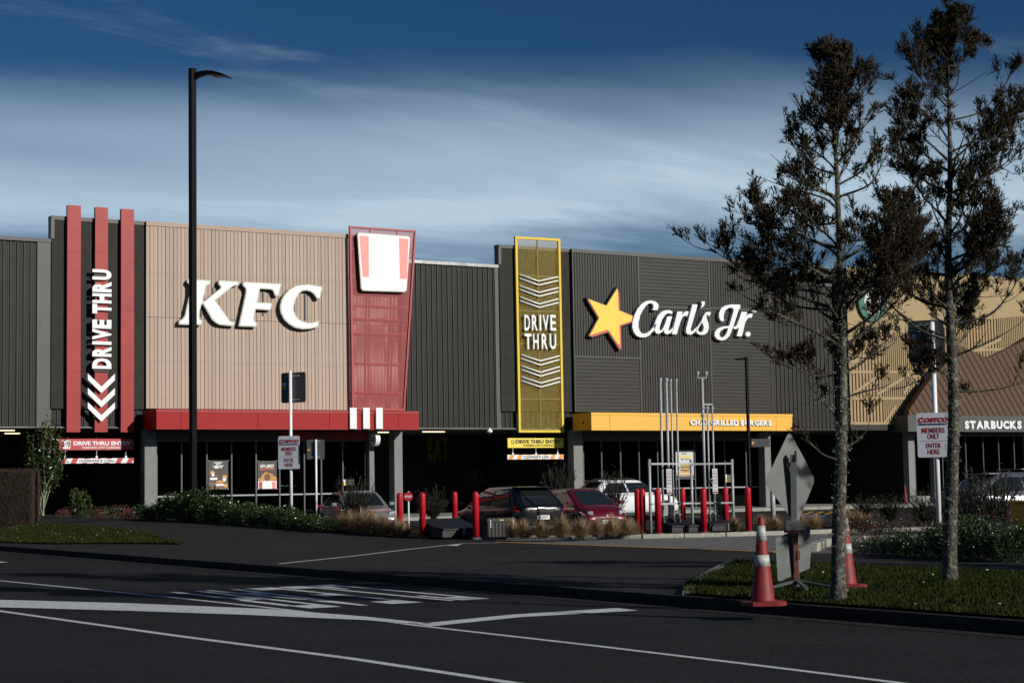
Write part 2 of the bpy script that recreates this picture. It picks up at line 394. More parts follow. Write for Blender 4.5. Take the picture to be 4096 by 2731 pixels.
# ------------------------------------------------------------------ ground
def sheet(name, m, poly, dz, zf=None, step=0.8, sub=True):
    """A polygon laid on the terrain, cut into a grid so that it follows the slope."""
    bm = bmesh.new()
    vs = [bm.verts.new((p[0], p[1], 0)) for p in poly]; bm.faces.new(vs)
    if sub:
        for ax in (0, 1):
            lo, hi = min(p[ax] for p in poly), max(p[ax] for p in poly)
            c = math.floor(lo / step) * step + step
            while c < hi:
                co = (c, 0, 0) if ax == 0 else (0, c, 0); no = (1, 0, 0) if ax == 0 else (0, 1, 0)
                bmesh.ops.bisect_plane(bm, geom=bm.verts[:] + bm.edges[:] + bm.faces[:], plane_co=co, plane_no=no); c += step
    bmesh.ops.triangulate(bm, faces=bm.faces[:])
    for v in bm.verts: v.co.z = (zf(v.co.x, v.co.y) if zf else gz(v.co.x, v.co.y)) + dz
    for f in bm.faces:
        if f.normal.z < 0: f.normal_flip()
    bm.normal_update()
    for f in bm.faces:
        if f.normal.z < 0: f.normal_flip()
    me = bpy.data.meshes.new(name); bm.to_mesh(me); bm.free(); me.materials.append(MATS[m])
    o = bpy.data.objects.new(name, me); COL.objects.link(o); return o
def st(o): return tag(o, kind='structure')
flat = lambda z: (lambda x, y: z)
st(sheet('ground', 'lot', [(-3000, -3000), (3000, -3000), (3000, 3000), (-3000, 3000)], 0, flat(-0.8), sub=False))
st(sheet('road', 'asphalt', [(-9, -60), (KX, -60), (KX, 400), (-9, 400)], 0, flat(ZR), step=20))
ter = MB(); xs = list(np.concatenate([np.arange(KX + 0.13, 34, 0.55), np.arange(34, 130, 4.0)])); ys = list(np.concatenate([np.arange(-40, 10, 5.0), np.arange(10, 70, 0.9), np.arange(70, 190, 8.0)]))
nx = len(xs)
ter.add([(x, y, gz(x, y)) for y in ys for x in xs], [(j * nx + i, j * nx + i + 1, (j + 1) * nx + i + 1, (j + 1) * nx + i) for j in range(len(ys) - 1) for i in range(nx - 1)])
st(ter.build('footpath', 'asphalt_old', None, smooth_=True, normals=False))
# street kerb: a rounded concrete step along the street
kp = [(KX, ZR - 0.1), (KX, ZR + 0.07), (KX + 0.03, ZP + 0.004), (KX + 0.16, ZP + 0.008), (KX + 0.16, ZR - 0.1)]
k = MB(); n = 0
for j in range(0, 90):
    y0, y1 = -40 + j * 2.0, -40 + j * 2.0 + 1.985
    k.prism(kp, (0, y0, 0), UX, UZ, (0, y1 - y0, 0))
st(k.build('street_kerb', 'kerb_dark', None))
g = MB(); g.box(KX - 0.32, KX - 0.002, -40, 140, ZR - 0.05, ZR + 0.005); st(g.build('gutter', 'kerb_dark', None))
# concrete entrance slab behind the footpath
cz = lambda x, y: gz(x, y) - 0.0
st(sheet('driveway_slab', 'concrete_dark', [(21.5, 24.6), (60, 24.0), (60, 33.4), (31, 34.0), (25.2, 35.0), (21.5, 38.0)], 0.006, step=0.9))
sl_ = MB().box(21.38, 21.50, 26.2, 36.5, ZP + 0.004, ZP + 0.012); st(sl_.build('yellow_edge_line', 'paint_yellow', None))
# road paint on the street
def mark(name, pts, m='paint', z=ZR + 0.004):
    P = [hz(x, y, z) for x, y in pts]
    return st(sheet(name, m, [(p[0], p[1]) for p in P], 0, flat(z), sub=False))
def line(name, pts, w, z=ZR + 0.004, m='paint', on=None):
    """Painted stripe of constant width along ground points."""
    P = [Vector((p[0], p[1], 0)) for p in pts]; Lf, Rt = [], []
    for i in range(len(P)):
        t = (P[min(i + 1, len(P) - 1)] - P[max(i - 1, 0)]).normalized(); s = Vector((-t.y, t.x, 0)) * w / 2
        Lf.append(P[i] + s); Rt.append(P[i] - s)
    mb = MB(); zz = (lambda p: on(p.x, p.y) + 0.005) if on else (lambda p: z)
    for i in range(len(P) - 1):
        mb.quad((Lf[i].x, Lf[i].y, zz(Lf[i])), (Rt[i].x, Rt[i].y, zz(Rt[i])), (Rt[i + 1].x, Rt[i + 1].y, zz(Rt[i + 1])), (Lf[i + 1].x, Lf[i + 1].y, zz(Lf[i + 1])))
    o = mb.build(name, m, None, normals=False); return st(o)
Z1 = ZR + 0.004
line('lane_line', [hz(-300, 2402, Z1), hz(0, 2442, Z1), hz(700, 2540, Z1), hz(1400, 2631, Z1), hz(2072, 2732, Z1), hz(2500, 2800, Z1)], 0.105)
line('lane_line', [hz(-200, 2302, Z1), hz(0, 2321, Z1), hz(684, 2387, Z1), hz(1071, 2428, Z1), hz(1463, 2474, Z1), hz(1680, 2501, Z1), hz(2400, 2583, Z1), hz(3000, 2655, Z1), hz(3622, 2732, Z1), hz(4000, 2780, Z1)], 0.085)
mark('flush_median', [(-200, 2392), (0, 2397), (520, 2411), (1080, 2434), (1463, 2464), (1740, 2494), (1600, 2490), (1463, 2478), (980, 2457), (520, 2441), (0, 2427), (-200, 2424)], z=Z1 + 0.004)
mark('limit_line', [(1665, 2494), (1722, 2503), (2085, 2466), (2552, 2440), (2470, 2430), (2050, 2456)], z=Z1 + 0.004)
mark('road_dash', [(0, 2244), (34, 2248), (0, 2249), (-60, 2246)])
# the word on the street, read from the far end: letters run from the kerb towards the centre line
YB, YT = 24.5, 19.78; SPAN = ((11.50, 11.09), (11.01, 10.61), (10.53, 10.10), (9.99, 9.46), (9.41, 8.94))
strokes = {'C': [(0, 0, .25, 1), (.25, 0, 1, .14), (.75, .14, 1, .27), (.25, .86, 1, 1), (.75, .73, 1, .86)],
           'L': [(0, 0, .25, 1), (.25, 0, 1, .14)],
           'E': [(0, 0, .25, 1), (.25, 0, 1, .13), (.25, .44, .85, .56), (.25, .87, 1, 1)],
           'A': None, 'R': [(0, 0, .24, 1), (.24, .87, .9, 1), (.24, .42, .9, .55), (.72, .55, 1, .87), (.74, 0, 1, .42)]}
for i, ch in enumerate('CLEAR'):
    xa, xz = SPAN[i]; cw = xa - xz
    mp_ = lambda u, v: (xa - u * cw, YB + (YT - YB) * v, Z1 + 0.002)
    mb = MB()
    if ch == 'A':
        for q in ([(0, 0), (.24, 0), (.60, 1), (.40, 1)], [(.76, 0), (1, 0), (.60, 1), (.40, 1)], [(.2, .22), (.8, .22), (.74, .35), (.26, .35)]):
            b = len(mb.v); mb.add([Vector(mp_(*p)) + Vector((0, 0, 0.0006 * len(mb.f))) for p in q], [(0, 1, 2, 3)])
    else:
        for u0, v0, u1, v1 in strokes[ch]: mb.quad(mp_(u0, v0), mp_(u1, v0), mp_(u1, v1), mp_(u0, v1))
    o = st(mb.build('painted_letter', 'paint', None, normals=False))
# white line in the crossing
line('entrance_line', [gp(1115, 2255), gp(1400, 2225), gp(1640, 2196), gp(1850, 2174), gp(2090, 2166)], 0.11, on=gz)
mark('entrance_arrow', [(1760, 2180), (1800, 2178), (1850, 2172), (1830, 2182)], z=ZP + 0.012)
# grass verges
VR = [(12.5, 17.0), (13.6, 18.4), (18.3, 23.4), (18.3, 16), (18.0, 8), (18.0, -8), (12.5, -8)]
VL = [(12.6, 53), (13.6, 45.5), (15.3, 40.9), (16.2, 46), (16.4, 80), (12.6, 80)]
st(sheet('verge', 'turf', VR, 0.03)); st(sheet('verge', 'turf', VL, 0.03))
ve = MB()
for p, q in (((12.5, 16.9), (13.66, 18.36)), ((13.66, 18.36), (15.2, 20.1)), ((15.22, 20.12), (16.8, 21.85)), ((16.82, 21.87), (18.4, 23.6)), ((18.4, 23.6), (18.4, 18)), ((18.4, 17.98), (18.12, 8))):
    p, q = Vector((*p, ZP)), Vector((*q, ZP)); d = (q - p); t = d.normalized(); s = Vector((-t.y, t.x, 0)) * 0.06
    ve.obox((p + q) / 2 + Vector((0, 0, -0.02)), d / 2 * 0.995, s, (0, 0, 0.07 if q.y < 23.7 and p.x < 18.2 else 0.045))
st(ve.build('verge_edging', 'concrete_dark', None))
def in_poly(x, y, P):
    c = False
    for i in range(len(P)):
        (x1, y1), (x2, y2) = P[i - 1], P[i]
        if (y1 > y) != (y2 > y) and x < (x2 - x1) * (y - y1) / (y2 - y1) + x1: c = not c
    return c
def grass(P, n, h, seed, ybias):
    rg = np.random.default_rng(seed); V, F = [], []
    x0, x1 = min(p[0] for p in P), max(p[0] for p in P); y0, y1 = max(ybias[0], min(p[1] for p in P)), min(ybias[1], max(p[1] for p in P))
    k = 0
    while k < n:
        x, y = rg.uniform(x0, x1), rg.uniform(y0, y1)
        if not in_poly(x, y, P): continue
        dens = 0.5 + 0.5 * math.sin(x * 1.9 + 1.3 * math.sin(y * 1.1)) * math.sin(y * 1.7 + x * 0.6)
        if rg.random() > 0.35 + 0.65 * dens: continue
        z = gz(x, y) + 0.028; a = rg.uniform(0, 6.283); hh = h * rg.uniform(0.4, 1.25) * (0.6 + 0.6 * dens); w = 0.006 + 0.005 * rg.random(); ln = hh * rg.uniform(0.1, 0.8); b = rg.uniform(0, 6.283)
        ca, sa = math.cos(a) * w, math.sin(a) * w
        V += [(x - ca, y - sa, z), (x + ca, y + sa, z), (x + math.cos(b) * ln, y + math.sin(b) * ln, z + hh)]; F.append((3 * k, 3 * k + 1, 3 * k + 2)); k += 1
    mb = MB(); mb.v = V; mb.f = F; return mb
o = grass(VR, 85000, 0.06, 3, (6, 24)).build('grass', 'grass_blade', None, normals=False); tag(o, 'short green grass on the verge around the cones and tree trunks', 'grass', kind='stuff')
o = grass(VL, 42000, 0.07, 4, (40, 66)).build('grass', 'grass_blade', None, normals=False); tag(o, 'short green grass strip beside the clipped brown hedge', 'grass', kind='stuff')
def daisies(P, n, seed, yb):
    rg = random.Random(seed); mb = MB(); k = 0
    cs = [(rg.uniform(min(p[0] for p in P), max(p[0] for p in P)), rg.uniform(*yb)) for _ in range(14)]
    while k < n:
        c = rg.choice(cs); x, y = rg.gauss(c[0], 0.7), rg.gauss(c[1], 0.8)
        if not in_poly(x, y, P): continue
        z = gz(x, y) + 0.05 + rg.uniform(0, 0.03); r = rg.uniform(0.010, 0.017); tl = Vector((rg.uniform(-.5, .5), rg.uniform(-.5, .5), 1)).normalized(); a = tl.orthogonal().normalized(); b = tl.cross(a)
        mb.add([Vector((x, y, z)) + (a * math.cos(i * 1.0472) + b * math.sin(i * 1.0472)) * r for i in range(6)], [(0, 1, 2, 3, 4, 5)]); k += 1
    return mb
tag(daisies(VR, 170, 5, (9, 22)).build('daisies', 'daisy', None, normals=False), 'tiny white daisies in the grass around the tree trunks', 'daisies', kind='stuff')
tag(daisies(VL, 230, 6, (42, 60)).build('daisies', 'daisy', None, normals=False), 'tiny white daisies in the grass strip by the clipped hedge', 'daisies', kind='stuff')
# planted bed with its kerb of concrete blocks
BZ = -0.012
KB = [(22.0, 40.2), (22.6, 38.2), (23.6, 36.6), (25.0, 35.6), (27.0, 34.9), (31.3, 34.15), (36.0, 33.5), (44.0, 32.6)]
bed = KB + [(44.0, 35.8), (36.5, 36.9), (31.0, 38.0), (28.2, 39.6), (27.2, 44.5), (25.0, 55), (22.3, 58), (19.2, 58), (19.2, 50), (20.3, 44)]
st(sheet('planting_bed', 'soil', bed, 0, lambda x, y: max(BZ, gz(x, y) + 0.03), step=0.7))
pts = [Vector((*p, 0)) for p in KB]; segs = []
for a, b in zip(pts[:-1], pts[1:]):
    nseg = max(1, round((b - a).length / 1.05))
    for i in range(nseg): segs.append((a.lerp(b, i / nseg), a.lerp(b, (i + 1) / nseg)))
kroot = bpy.data.objects.new('bed_kerb', None); COL.objects.link(kroot); kroot['kind'] = 'structure'
kstone = None
for a, b in segs:
    d = b - a; an = math.atan2(d.y, d.x)
    if kstone is None:
        mb = MB(); mb.prism([(-0.075, -0.2), (0.075, -0.2), (0.075, 0.0), (-0.05, 0.0), (-0.075, -0.02)], (-0.5, 0, 0), (0, 1, 0), UZ, (1, 0, 0))
        kstone = mb.build('kerb_block', 'kerb_stone', kroot, local=True); o = kstone
    else: o = kstone.copy(); COL.objects.link(o); o.parent = kroot
    c = (a + b) / 2; o.location = (c.x, c.y, 0.004 + random.uniform(-.006, .006)); o.rotation_euler = (0, 0, an + random.uniform(-.012, .012)); o.scale = (d.length * 0.975, 1, 1)
# lot markings, wheel stops, pavement in front of the shops
PY = 65.2
pv = MB().box(8, 130, PY, 90, -0.6, 0.03); st(pv.build('pavement', 'concrete', None))
for i, (x0, y0, x1, y1) in enumerate([(1690, 2095, 1845, 2082), (1740, 2064, 1840, 2070), (2590, 2112, 2680, 2104), (2950, 2096, 3070, 2088), (3100, 2040, 3330, 2050), (2735, 2064, 2850, 2070)]):
    line('bay_line', [gp(x0, y0), gp(x1, y1)], 0.1, on=gz)
for i in range(4):
    a, b = gp(3215 + i * 42, 2058), gp(3250 + i * 42, 2046); line('hatch_line', [a, b], 0.09, on=gz, m='paint_yellow')
line('hatch_line', [gp(3190, 2044), gp(3420, 2049)], 0.09, on=gz, m='paint_yellow')
a, b = gp(3205, 2063), gp(3300, 2064); line('accessible_bay_paint', [a, b], 0.6, on=gz, m='paint_blue')
# ------------------------------------------------------------------ the long shop building
YW, YP, YR = 68.35, 68.47, 68.60
ZS = 3.76
B = thing('shop_building', 'long black ribbed metal shop building with timber front, black corrugated front and open driveways', 'building', (40, YW, 0))
XL, XR = -2.0, fx(3385, 1500, YR)[0]
def X(x, y, Y=YW): return float(fx(x, y, Y)[0])
def Zt(x, y, Y=YW): return float(fx(x, y, Y)[2])
def ribbed(name, m, x0, x1, z0, z1, Y, period, rib, depth, vertical=True, minor=0):
    """A sheet of profiled steel: real folded ribs, running up or along."""
    mb = MB(); a0, a1 = (x0, x1) if vertical else (z0, z1); prof = []; n = max(1, round((a1 - a0) / period)); p = (a1 - a0) / n
    for i in range(n):
        s = a0 + i * p
        prof += [(s, 0), (s + p * (1 - rib) * .999, 0)] if not minor else [(s, 0)] + [q for k_ in range(minor) for q in ((s + p * (1 - rib) * (k_ + 1) / (minor + 1) - 0.012, 0), (s + p * (1 - rib) * (k_ + 1) / (minor + 1), -0.007), (s + p * (1 - rib) * (k_ + 1) / (minor + 1) + 0.012, 0))] + [(s + p * (1 - rib) * .999, 0)]
        prof += [(s + p * (1 - rib * 0.82), -depth), (s + p * (1 - rib * 0.18), -depth)]
    prof.append((a1, 0)); k = len(prof)
    v = [(a, Y + d, zz) if vertical else (zz, Y + d, a) for zz in ((z0, z1) if vertical else (x0, x1)) for a, d in prof]
    mb.add(v, [(i, i + 1, i + 1 + k, i + k) for i in range(k - 1)])
    return mb.build(name, m, B, normals=False)
ZL = Zt(0, 945, YR)                                    # top of the lower ribbed walls
xa, xb, xc = X(211, 900), X(584, 1200), X(1590, 1000)  # dark panel, timber wall
xd, xe = X(2003, 1100), X(2290, 1200); xf = X(3078, 1200)
zT = 12.12
# core and soffits
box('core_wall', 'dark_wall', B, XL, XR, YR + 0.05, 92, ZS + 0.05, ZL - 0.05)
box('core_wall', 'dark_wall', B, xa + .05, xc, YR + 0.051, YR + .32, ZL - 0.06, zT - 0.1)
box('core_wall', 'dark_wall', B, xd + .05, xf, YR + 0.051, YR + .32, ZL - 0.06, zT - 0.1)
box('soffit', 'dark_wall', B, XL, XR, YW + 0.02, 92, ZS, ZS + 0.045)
# lower ribbed walls
P1 = dict(period=0.265, rib=0.22, depth=0.048, minor=2)
ribbed('ribbed_wall', 'clad', XL, xa + 0.03, ZS + 0.05, ZL - 0.05, YR, **P1)
ribbed('ribbed_wall', 'clad', xa + 0.03, xb, ZS + 0.05, Zt(400, 1636, YR), YR, **P1)
ribbed('ribbed_wall', 'clad', xc, xd + 0.02, ZS + 0.05, ZL - 0.05, YR, **P1)
ribbed('ribbed_wall', 'clad', xd + .02, xe, ZS + 0.05, Zt(2150, 1648, YR), YR, **P1)
ribbed('ribbed_wall', 'clad_carl', xf, X(3330, 1400, YR), ZS + 0.05, Zt(3200, 1130, YR), YR, **P1)
box('parapet_cap', 'cap_dark', B, XL, xa, YR - 0.10, YR + 0.3, ZL - 0.14, ZL)
box('parapet_cap', 'cap_pale', B, xc - .3, xd, YR - 0.10, YR + 0.3, ZL - 0.14, ZL)
box('parapet_cap', 'cap_dark', B, xf + .005, X(3330, 1400, YR), YR - 0.10, YR + 0.3, Zt(3200, 1130, YR) - 0.13, Zt(3200, 1130, YR) + .02)
box('base_trim', 'cap_pale', B, XL, xb - .6, YR - 0.13, YR + 0.02, ZS + 0.003, ZS + 0.07)
box('base_trim', 'cap_pale', B, X(1676, 1715), xe - .5, YR - 0.13, YR + 0.02, ZS + 0.003, ZS + 0.07)
box('base_trim', 'cap_dark', B, X(3172, 1715), XR, YR - 0.13, YR + 0.02, ZS + 0.003, ZS + 0.07)
box('corner_trim', 'cap_dark', B, xa - 0.55, xa + 0.02, YR - 0.07, YR + 0.02, ZS + 0.08, ZL - 0.15)
box('corner_trim', 'cap_dark', B, xd - 0.22, xd - 0.002, YR - 0.07, YR + 0.02, ZS + 0.08, ZL - 0.15)
# smooth dark panels behind the two vertical signs
zb1, zb2 = Zt(300, 1634, YP), Zt(2200, 1646, YP)
zq = Zt(400, 1288, YP)
for (x0, x1, zb) in ((xa, xb - 0.04, zb1), (xd, xe - 0.05, zb2)):
    zm = zb + (zT - zb) * 0.46
    box('smooth_panel', 'panel_dark', B, x0, x1, YP, YR - 0.005, zb, zm - 0.004); box('smooth_panel', 'panel_dark', B, x0, x1, YP + .001, YR - 0.005, zm + 0.004, zT - 0.16)
    box('parapet_cap', 'cap_dark', B, x0 - 0.03, x1, YP - 0.03, YP + 0.4, zT - 0.155, zT)
    box('edge_trim', 'cap_dark', B, x0 - 0.04, x0 + 0.10, YP - 0.022, YP + 0.35, ZL + 0.02, zT - 0.158)
# timber front: separate boards in two rows on a dark backing
back = box('timber_wall', 'groove', B, xb, xc, YW + 0.03, YR, Zt(1000, 1634), zT - 0.06)
zmid = Zt(584, 1267); zlow = Zt(584, 1633)
pw = 0.1645; nb = int((xc - xb - 0.02) / pw)
pm = {}
for row, (z0, z1) in enumerate(((zlow, zmid - 0.008), (zmid + 0.008, zT - 0.18))):
    for i in range(nb):
        x0 = xb + 0.012 + i * pw
        w = pw - (0.017 if i % 2 else 0.025)
        if (row, i % 2) not in pm:
            o = MB().box(0, w, 0, 0.03, z0, z1).build('timber_board', 'timber', back, local=True); pm[(row, i % 2)] = o
        else:
            o = pm[(row, i % 2)].copy(); COL.objects.link(o); o.parent = back
        o.location = (x0 - 40, 0 + random.uniform(-.003, .003), 0)
x0 = xb
for i, x1 in enumerate((X(1140, 900), X(1700, 940))):
    x1 = min(x1, xc); box('timber_capping', 'timber_cap', B, x0 + .003, x1 - .003, YW - 0.035, YW + 0.3, zT - 0.175, zT); x0 = x1
# corrugated black front with panels turned both ways
zc1, zc2 = Zt(2400, 1428), Zt(2700, 1231); zc3 = Zt(2950, 1237); zcb = Zt(2500, 1648); zct = zT - 0.17
xg, xh = X(2556, 1250), X(2838, 1250)
V_ = dict(period=0.147, rib=0.45, depth=0.035); H_ = dict(period=0.168, rib=0.42, depth=0.040, vertical=False)
box('front_backing', 'dark_wall', B, xe, xf, YW + 0.02, YR, zcb, zct)
ribbed('corrugated_panel', 'clad_carl', xe + .04, xg - .03, zc1 + .03, zct, YW, **V_)
ribbed('corrugated_panel', 'clad_carl', xe + .04, xg - .03, zcb, zc1 - .03, YW, **H_)
ribbed('corrugated_panel', 'clad_carl', xg + .03, xh - .03, zc2 + .03, zct, YW, **H_)
ribbed('corrugated_panel', 'clad_carl', xg + .03, xh - .03, zcb, zc2 - .03, YW, **V_)
ribbed('corrugated_panel', 'clad_carl', xh + .03, xf - .04, zc3 + .03, zct, YW, **V_)
ribbed('corrugated_panel', 'clad_carl', xh + .03, xf - .04, zcb, zc3 - .03, YW, **H_)
for (a, b_, c, d) in ((xg - .028, xg + .028, zcb, zct), (xh - .028, xh + .028, zcb, zct), (xe, xe + .038, zcb, zct), (xf - .038, xf, zcb, zct)):
    box('joint_trim', 'cap_dark', B, a, b_, YW - 0.042, YW + 0.019, c, d)
for (a, b_, z) in ((xe + .04, xg - .03, zc1), (xg + .03, xh - .03, zc2), (xh + .03, xf - .04, zc3)):
    box('joint_trim', 'cap_dark', B, a, b_, YW - 0.042, YW + 0.019, z - .028, z + .028)
box('parapet_cap', 'cap_dark', B, xe - .02, xg, YW - 0.06, YW + 0.4, zT - 0.168, zT); box('parapet_cap', 'cap_dark', B, xg + .006, xf + .02, YW - 0.06, YW + 0.4, zT - 0.168, zT)
# canopies: panels on a box frame
def canopy(xl, xr, yt, yb, m, joints, trim):
    Yc = YW - 1.6
    x0, x1 = X(xl, 1680, Yc), X(xr, 1680, Yc); z0, z1 = Zt(xl, yb, Yc), Zt(xl, yt, Yc)
    c = box('canopy', 'dark_wall', B, x0 + 0.03, x1 - 0.03, Yc + 0.03, YW - 0.05, z0 + 0.02, z1 - 0.03)
    xs_ = [x0] + [X(j, 1680, Yc) for j in joints] + [x1]
    for a, b_ in zip(xs_[:-1], xs_[1:]): box('canopy_panel', m, c, a + 0.009, b_ - 0.009, Yc, Yc + 0.028, z0 + 0.012, z1 - 0.125)
    box('canopy_panel', m, c, x0, x0 + 0.028, Yc + 0.002, YW - 0.04, z0 + 0.012, z1 - 0.125); box('canopy_panel', m, c, x1 - 0.028, x1, Yc + 0.002, YW - 0.04, z0 + 0.012, z1 - 0.125)
    box('canopy_flashing', trim, c, x0 - 0.012, x1 + 0.012, Yc - 0.022, YW - 0.045, z1 - 0.122, z1)
    box('canopy_flashing', trim, c, x0 - 0.008, x1 + 0.008, Yc - 0.010, Yc + 0.07, z0 - 0.012, z0 + 0.009)
    return c, x0, x1, z0, z1, Yc
cK = canopy(626, 1674.7, 1635.7, 1714.5, 'red_canopy', (724, 1031, 1318, 1593), 'red_fin')
cC = canopy(2365.4, 3169, 1649.1, 1719.3, 'yellow_canopy', (2439, 2660, 2891, 3104), 'yellow_canopy')
box('side_vent', 'black_plastic', B, cC[1] - 0.02, cC[1] + .01, YW - 1.0, YW - .88, cC[3] + .3, cC[3] + .42)
# columns
def col(xl, xr, Y=YW - 0.12, d=0.5, m='column_grey', z0=0.03, yy=1850):
    a, b_ = X(xl, yy, Y), X(xr, yy, Y); return box('column', m, B, a, b_, Y, Y + d, z0, ZS - 0.002)
col(579, 627); col(1578, 1610); col(2296, 2332); col(3060, 3084)
col(1478, 1497, Y=YW + .35, d=.3)
# shopfront glazing: panes between mullions, a transom, a white sight line
def shopfront(mull, Y, rail, head, xr_dark=None):
    mx_ = [X(m_, 1900, Y) for m_ in mull]
    for a, b_ in zip(mx_[:-1], mx_[1:]): box('window_pane', 'glass', B, a + 0.03, b_ - 0.03, Y + 0.03, Y + 0.042, 0.10, head - 0.05)
    for m_ in mx_: box('mullion', 'frame_grey', B, m_ - 0.028, m_ + 0.028, Y - 0.03, Y + 0.09, 0.03, head)
    box('window_sill', 'frame_grey', B, mx_[0] + .03, mx_[-1] - .03, Y - 0.028, Y + 0.088, 0.03, 0.098)
    box('window_head', 'frame_dark', B, mx_[0] + .03, mx_[-1] - .03, Y - 0.028, Y + 0.088, head - 0.05, ZS - .002)
    for a, b_ in zip(mx_[:-1], mx_[1:]): box('sight_line', 'sight_white', B, a + 0.035, b_ - 0.035, Y + 0.018, Y + 0.028, rail, rail + 0.06)
YG = 68.95
shopfront((627, 726, 827, 926, 1024, 1118, 1217, 1285, 1371, 1462), YG, 1.02, ZS - .45)
shopfront((2334, 2407, 2483, 2557, 2631, 2703, 2780, 2900, 2985, 3062), YG, 0.98, ZS - .45)
# rooms behind the glass and open driveways between them
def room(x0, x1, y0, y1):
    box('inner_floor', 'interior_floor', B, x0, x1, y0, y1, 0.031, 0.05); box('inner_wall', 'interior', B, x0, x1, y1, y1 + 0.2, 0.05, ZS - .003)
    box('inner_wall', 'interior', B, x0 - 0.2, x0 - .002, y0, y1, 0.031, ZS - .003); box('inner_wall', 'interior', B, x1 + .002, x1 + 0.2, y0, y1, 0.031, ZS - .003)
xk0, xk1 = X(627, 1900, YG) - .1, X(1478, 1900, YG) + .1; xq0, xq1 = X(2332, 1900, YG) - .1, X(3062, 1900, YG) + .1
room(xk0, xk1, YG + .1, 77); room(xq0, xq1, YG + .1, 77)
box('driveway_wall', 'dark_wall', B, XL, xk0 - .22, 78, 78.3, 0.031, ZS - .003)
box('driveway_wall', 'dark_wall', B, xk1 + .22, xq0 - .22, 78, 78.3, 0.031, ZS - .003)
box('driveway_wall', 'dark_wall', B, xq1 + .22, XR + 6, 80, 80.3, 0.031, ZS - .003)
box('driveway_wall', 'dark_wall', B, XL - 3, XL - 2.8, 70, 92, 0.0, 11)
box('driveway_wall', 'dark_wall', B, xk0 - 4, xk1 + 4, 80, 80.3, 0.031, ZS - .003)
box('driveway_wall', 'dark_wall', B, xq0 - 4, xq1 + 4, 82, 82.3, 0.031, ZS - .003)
# soffit strip lamps
def strip(xl, xr, y, Y):
    a, b_ = X(xl, y, Y), X(xr, y, Y); z = ZS - .004
    return MB().box(a, b_, Y, Y + 0.07, z - 0.05, z).build('strip_lamp', 'led', None)
for i, (a, b_, Y, lb) in enumerate(((-30, 59, 69.6, 'thin warm strip lamp under the ceiling, left of the small leafy tree, outer one'), (20, 80, 73.0, 'thin warm strip lamp under the ceiling, left of the small leafy tree, inner one'),
                                (1692, 1780, 70.2, 'thin warm strip lamp under the ceiling above the word EAT'), (1513, 1565, 71.0, 'thin warm strip lamp under the ceiling beside the round hanging sign'))):
    top(strip(a, b_, 1735, Y), lb, 'lamp', 'strip lamps under the ceiling')
# furniture seen through the glass
def inside(name, lb, cat, x0, x1, y0, y1, Y, d, m):
    a, b_ = X(x0, (y0 + y1) / 2, Y), X(x1, (y0 + y1) / 2, Y); za, zb_ = Zt((x0 + x1) / 2, y1, Y), Zt((x0 + x1) / 2, y0, Y)
    return top(MB().box(a, b_, Y, Y + d, max(0.05, za), zb_).build(name, m, None, bevel=0.02), lb, cat)
def counter(name, lb, cat, x0, x1, y0, Y, d, m, mt):
    a, b_ = X(x0, 1960, Y), X(x1, 1960, Y); z = Zt((x0 + x1) / 2, y0, Y)
    t = thing(name, lb, cat, ((a + b_) / 2, Y, 0.05))
    box('panel', m, t, a, b_, Y, Y + d, 0.06, z - 0.06); box('counter_top', mt, t, a - .03, b_ + .03, Y - .03, Y + d + .03, z - 0.055, z); box('skirting', 'black_plastic', t, a + .02, b_ - .02, Y + .02, Y + d - .02, 0.05, 0.058)
    return t
counter('booth_screen', 'pale timber booth screen behind the window nearest the red fins', 'screen', 632, 753, 1949, YG + .25, .3, 'tan_board', 'tan_board')
counter('service_counter', 'red and timber service counter behind the black front glass', 'counter', 2570, 2640, 1915, YG + 1.2, .6, 'tan_board', 'red_sign')
counter('rubbish_unit', 'grey rubbish unit inside beside the word RUBBISH', 'bin unit', 1080, 1140, 1975, YG + .5, .5, 'fascia_grey', 'black_plastic')
rub = thing('rubbish_sticker', 'black strip with the white word RUBBISH inside the window', 'sticker', (X(1056, 2030, YG), YG, 1.0))
a, b_ = X(1051, 2005, YG + .15), X(1062, 2005, YG + .15); z0, z1 = Zt(1056, 2040, YG + .15), Zt(1056, 1975, YG + .15)
box('backing', 'ink', rub, a, b_, YG + .15, YG + .165, z0, z1)
tb = MB(); w = b_ - a; zz0 = Zt(1056, 2037, YG + .15); zz1 = Zt(1056, 2000, YG + .15)
text_into(tb, 'RUBBISH', (b_ - w * .15, YG + .148, zz0), (0, 0, zz1 - zz0), (-w * .7, 0, 0), (0, -.004, 0), 0.02)
for i in range(3): tb.box(a + w * (.18 + .24 * i), a + w * (.30 + .24 * i), YG + .144, YG + .148, z1 - .10, z1 - .03)
tb.build('lettering', 'white_sign', rub)
# ------------------------------------------------------------------ signs on the building
def frect(x0, y0, x1, y1, Y):                 # photo rectangle -> X0, X1, Z0, Z1 on a facade plane
    a = fx(x0, (y0 + y1) / 2, Y)[0]; b_ = fx(x1, (y0 + y1) / 2, Y)[0]; xm = (x0 + x1) / 2
    return float(a), float(b_), float(fx(xm, y1, Y)[2]), float(fx(xm, y0, Y)[2])
def ftext(parent, name, txt, x0, y0, x1, y1, Y, m, bold=0.02, shear=0.0, d=0.012):
    a, b_, z0, z1 = frect(x0, y0, x1, y1, Y); mb = MB()
    text_into(mb, txt, (a, Y, z0), (b_ - a, 0, 0), (0, 0, z1 - z0), (0, -d, 0), bold, shear)
    return mb.build(name, m, parent)
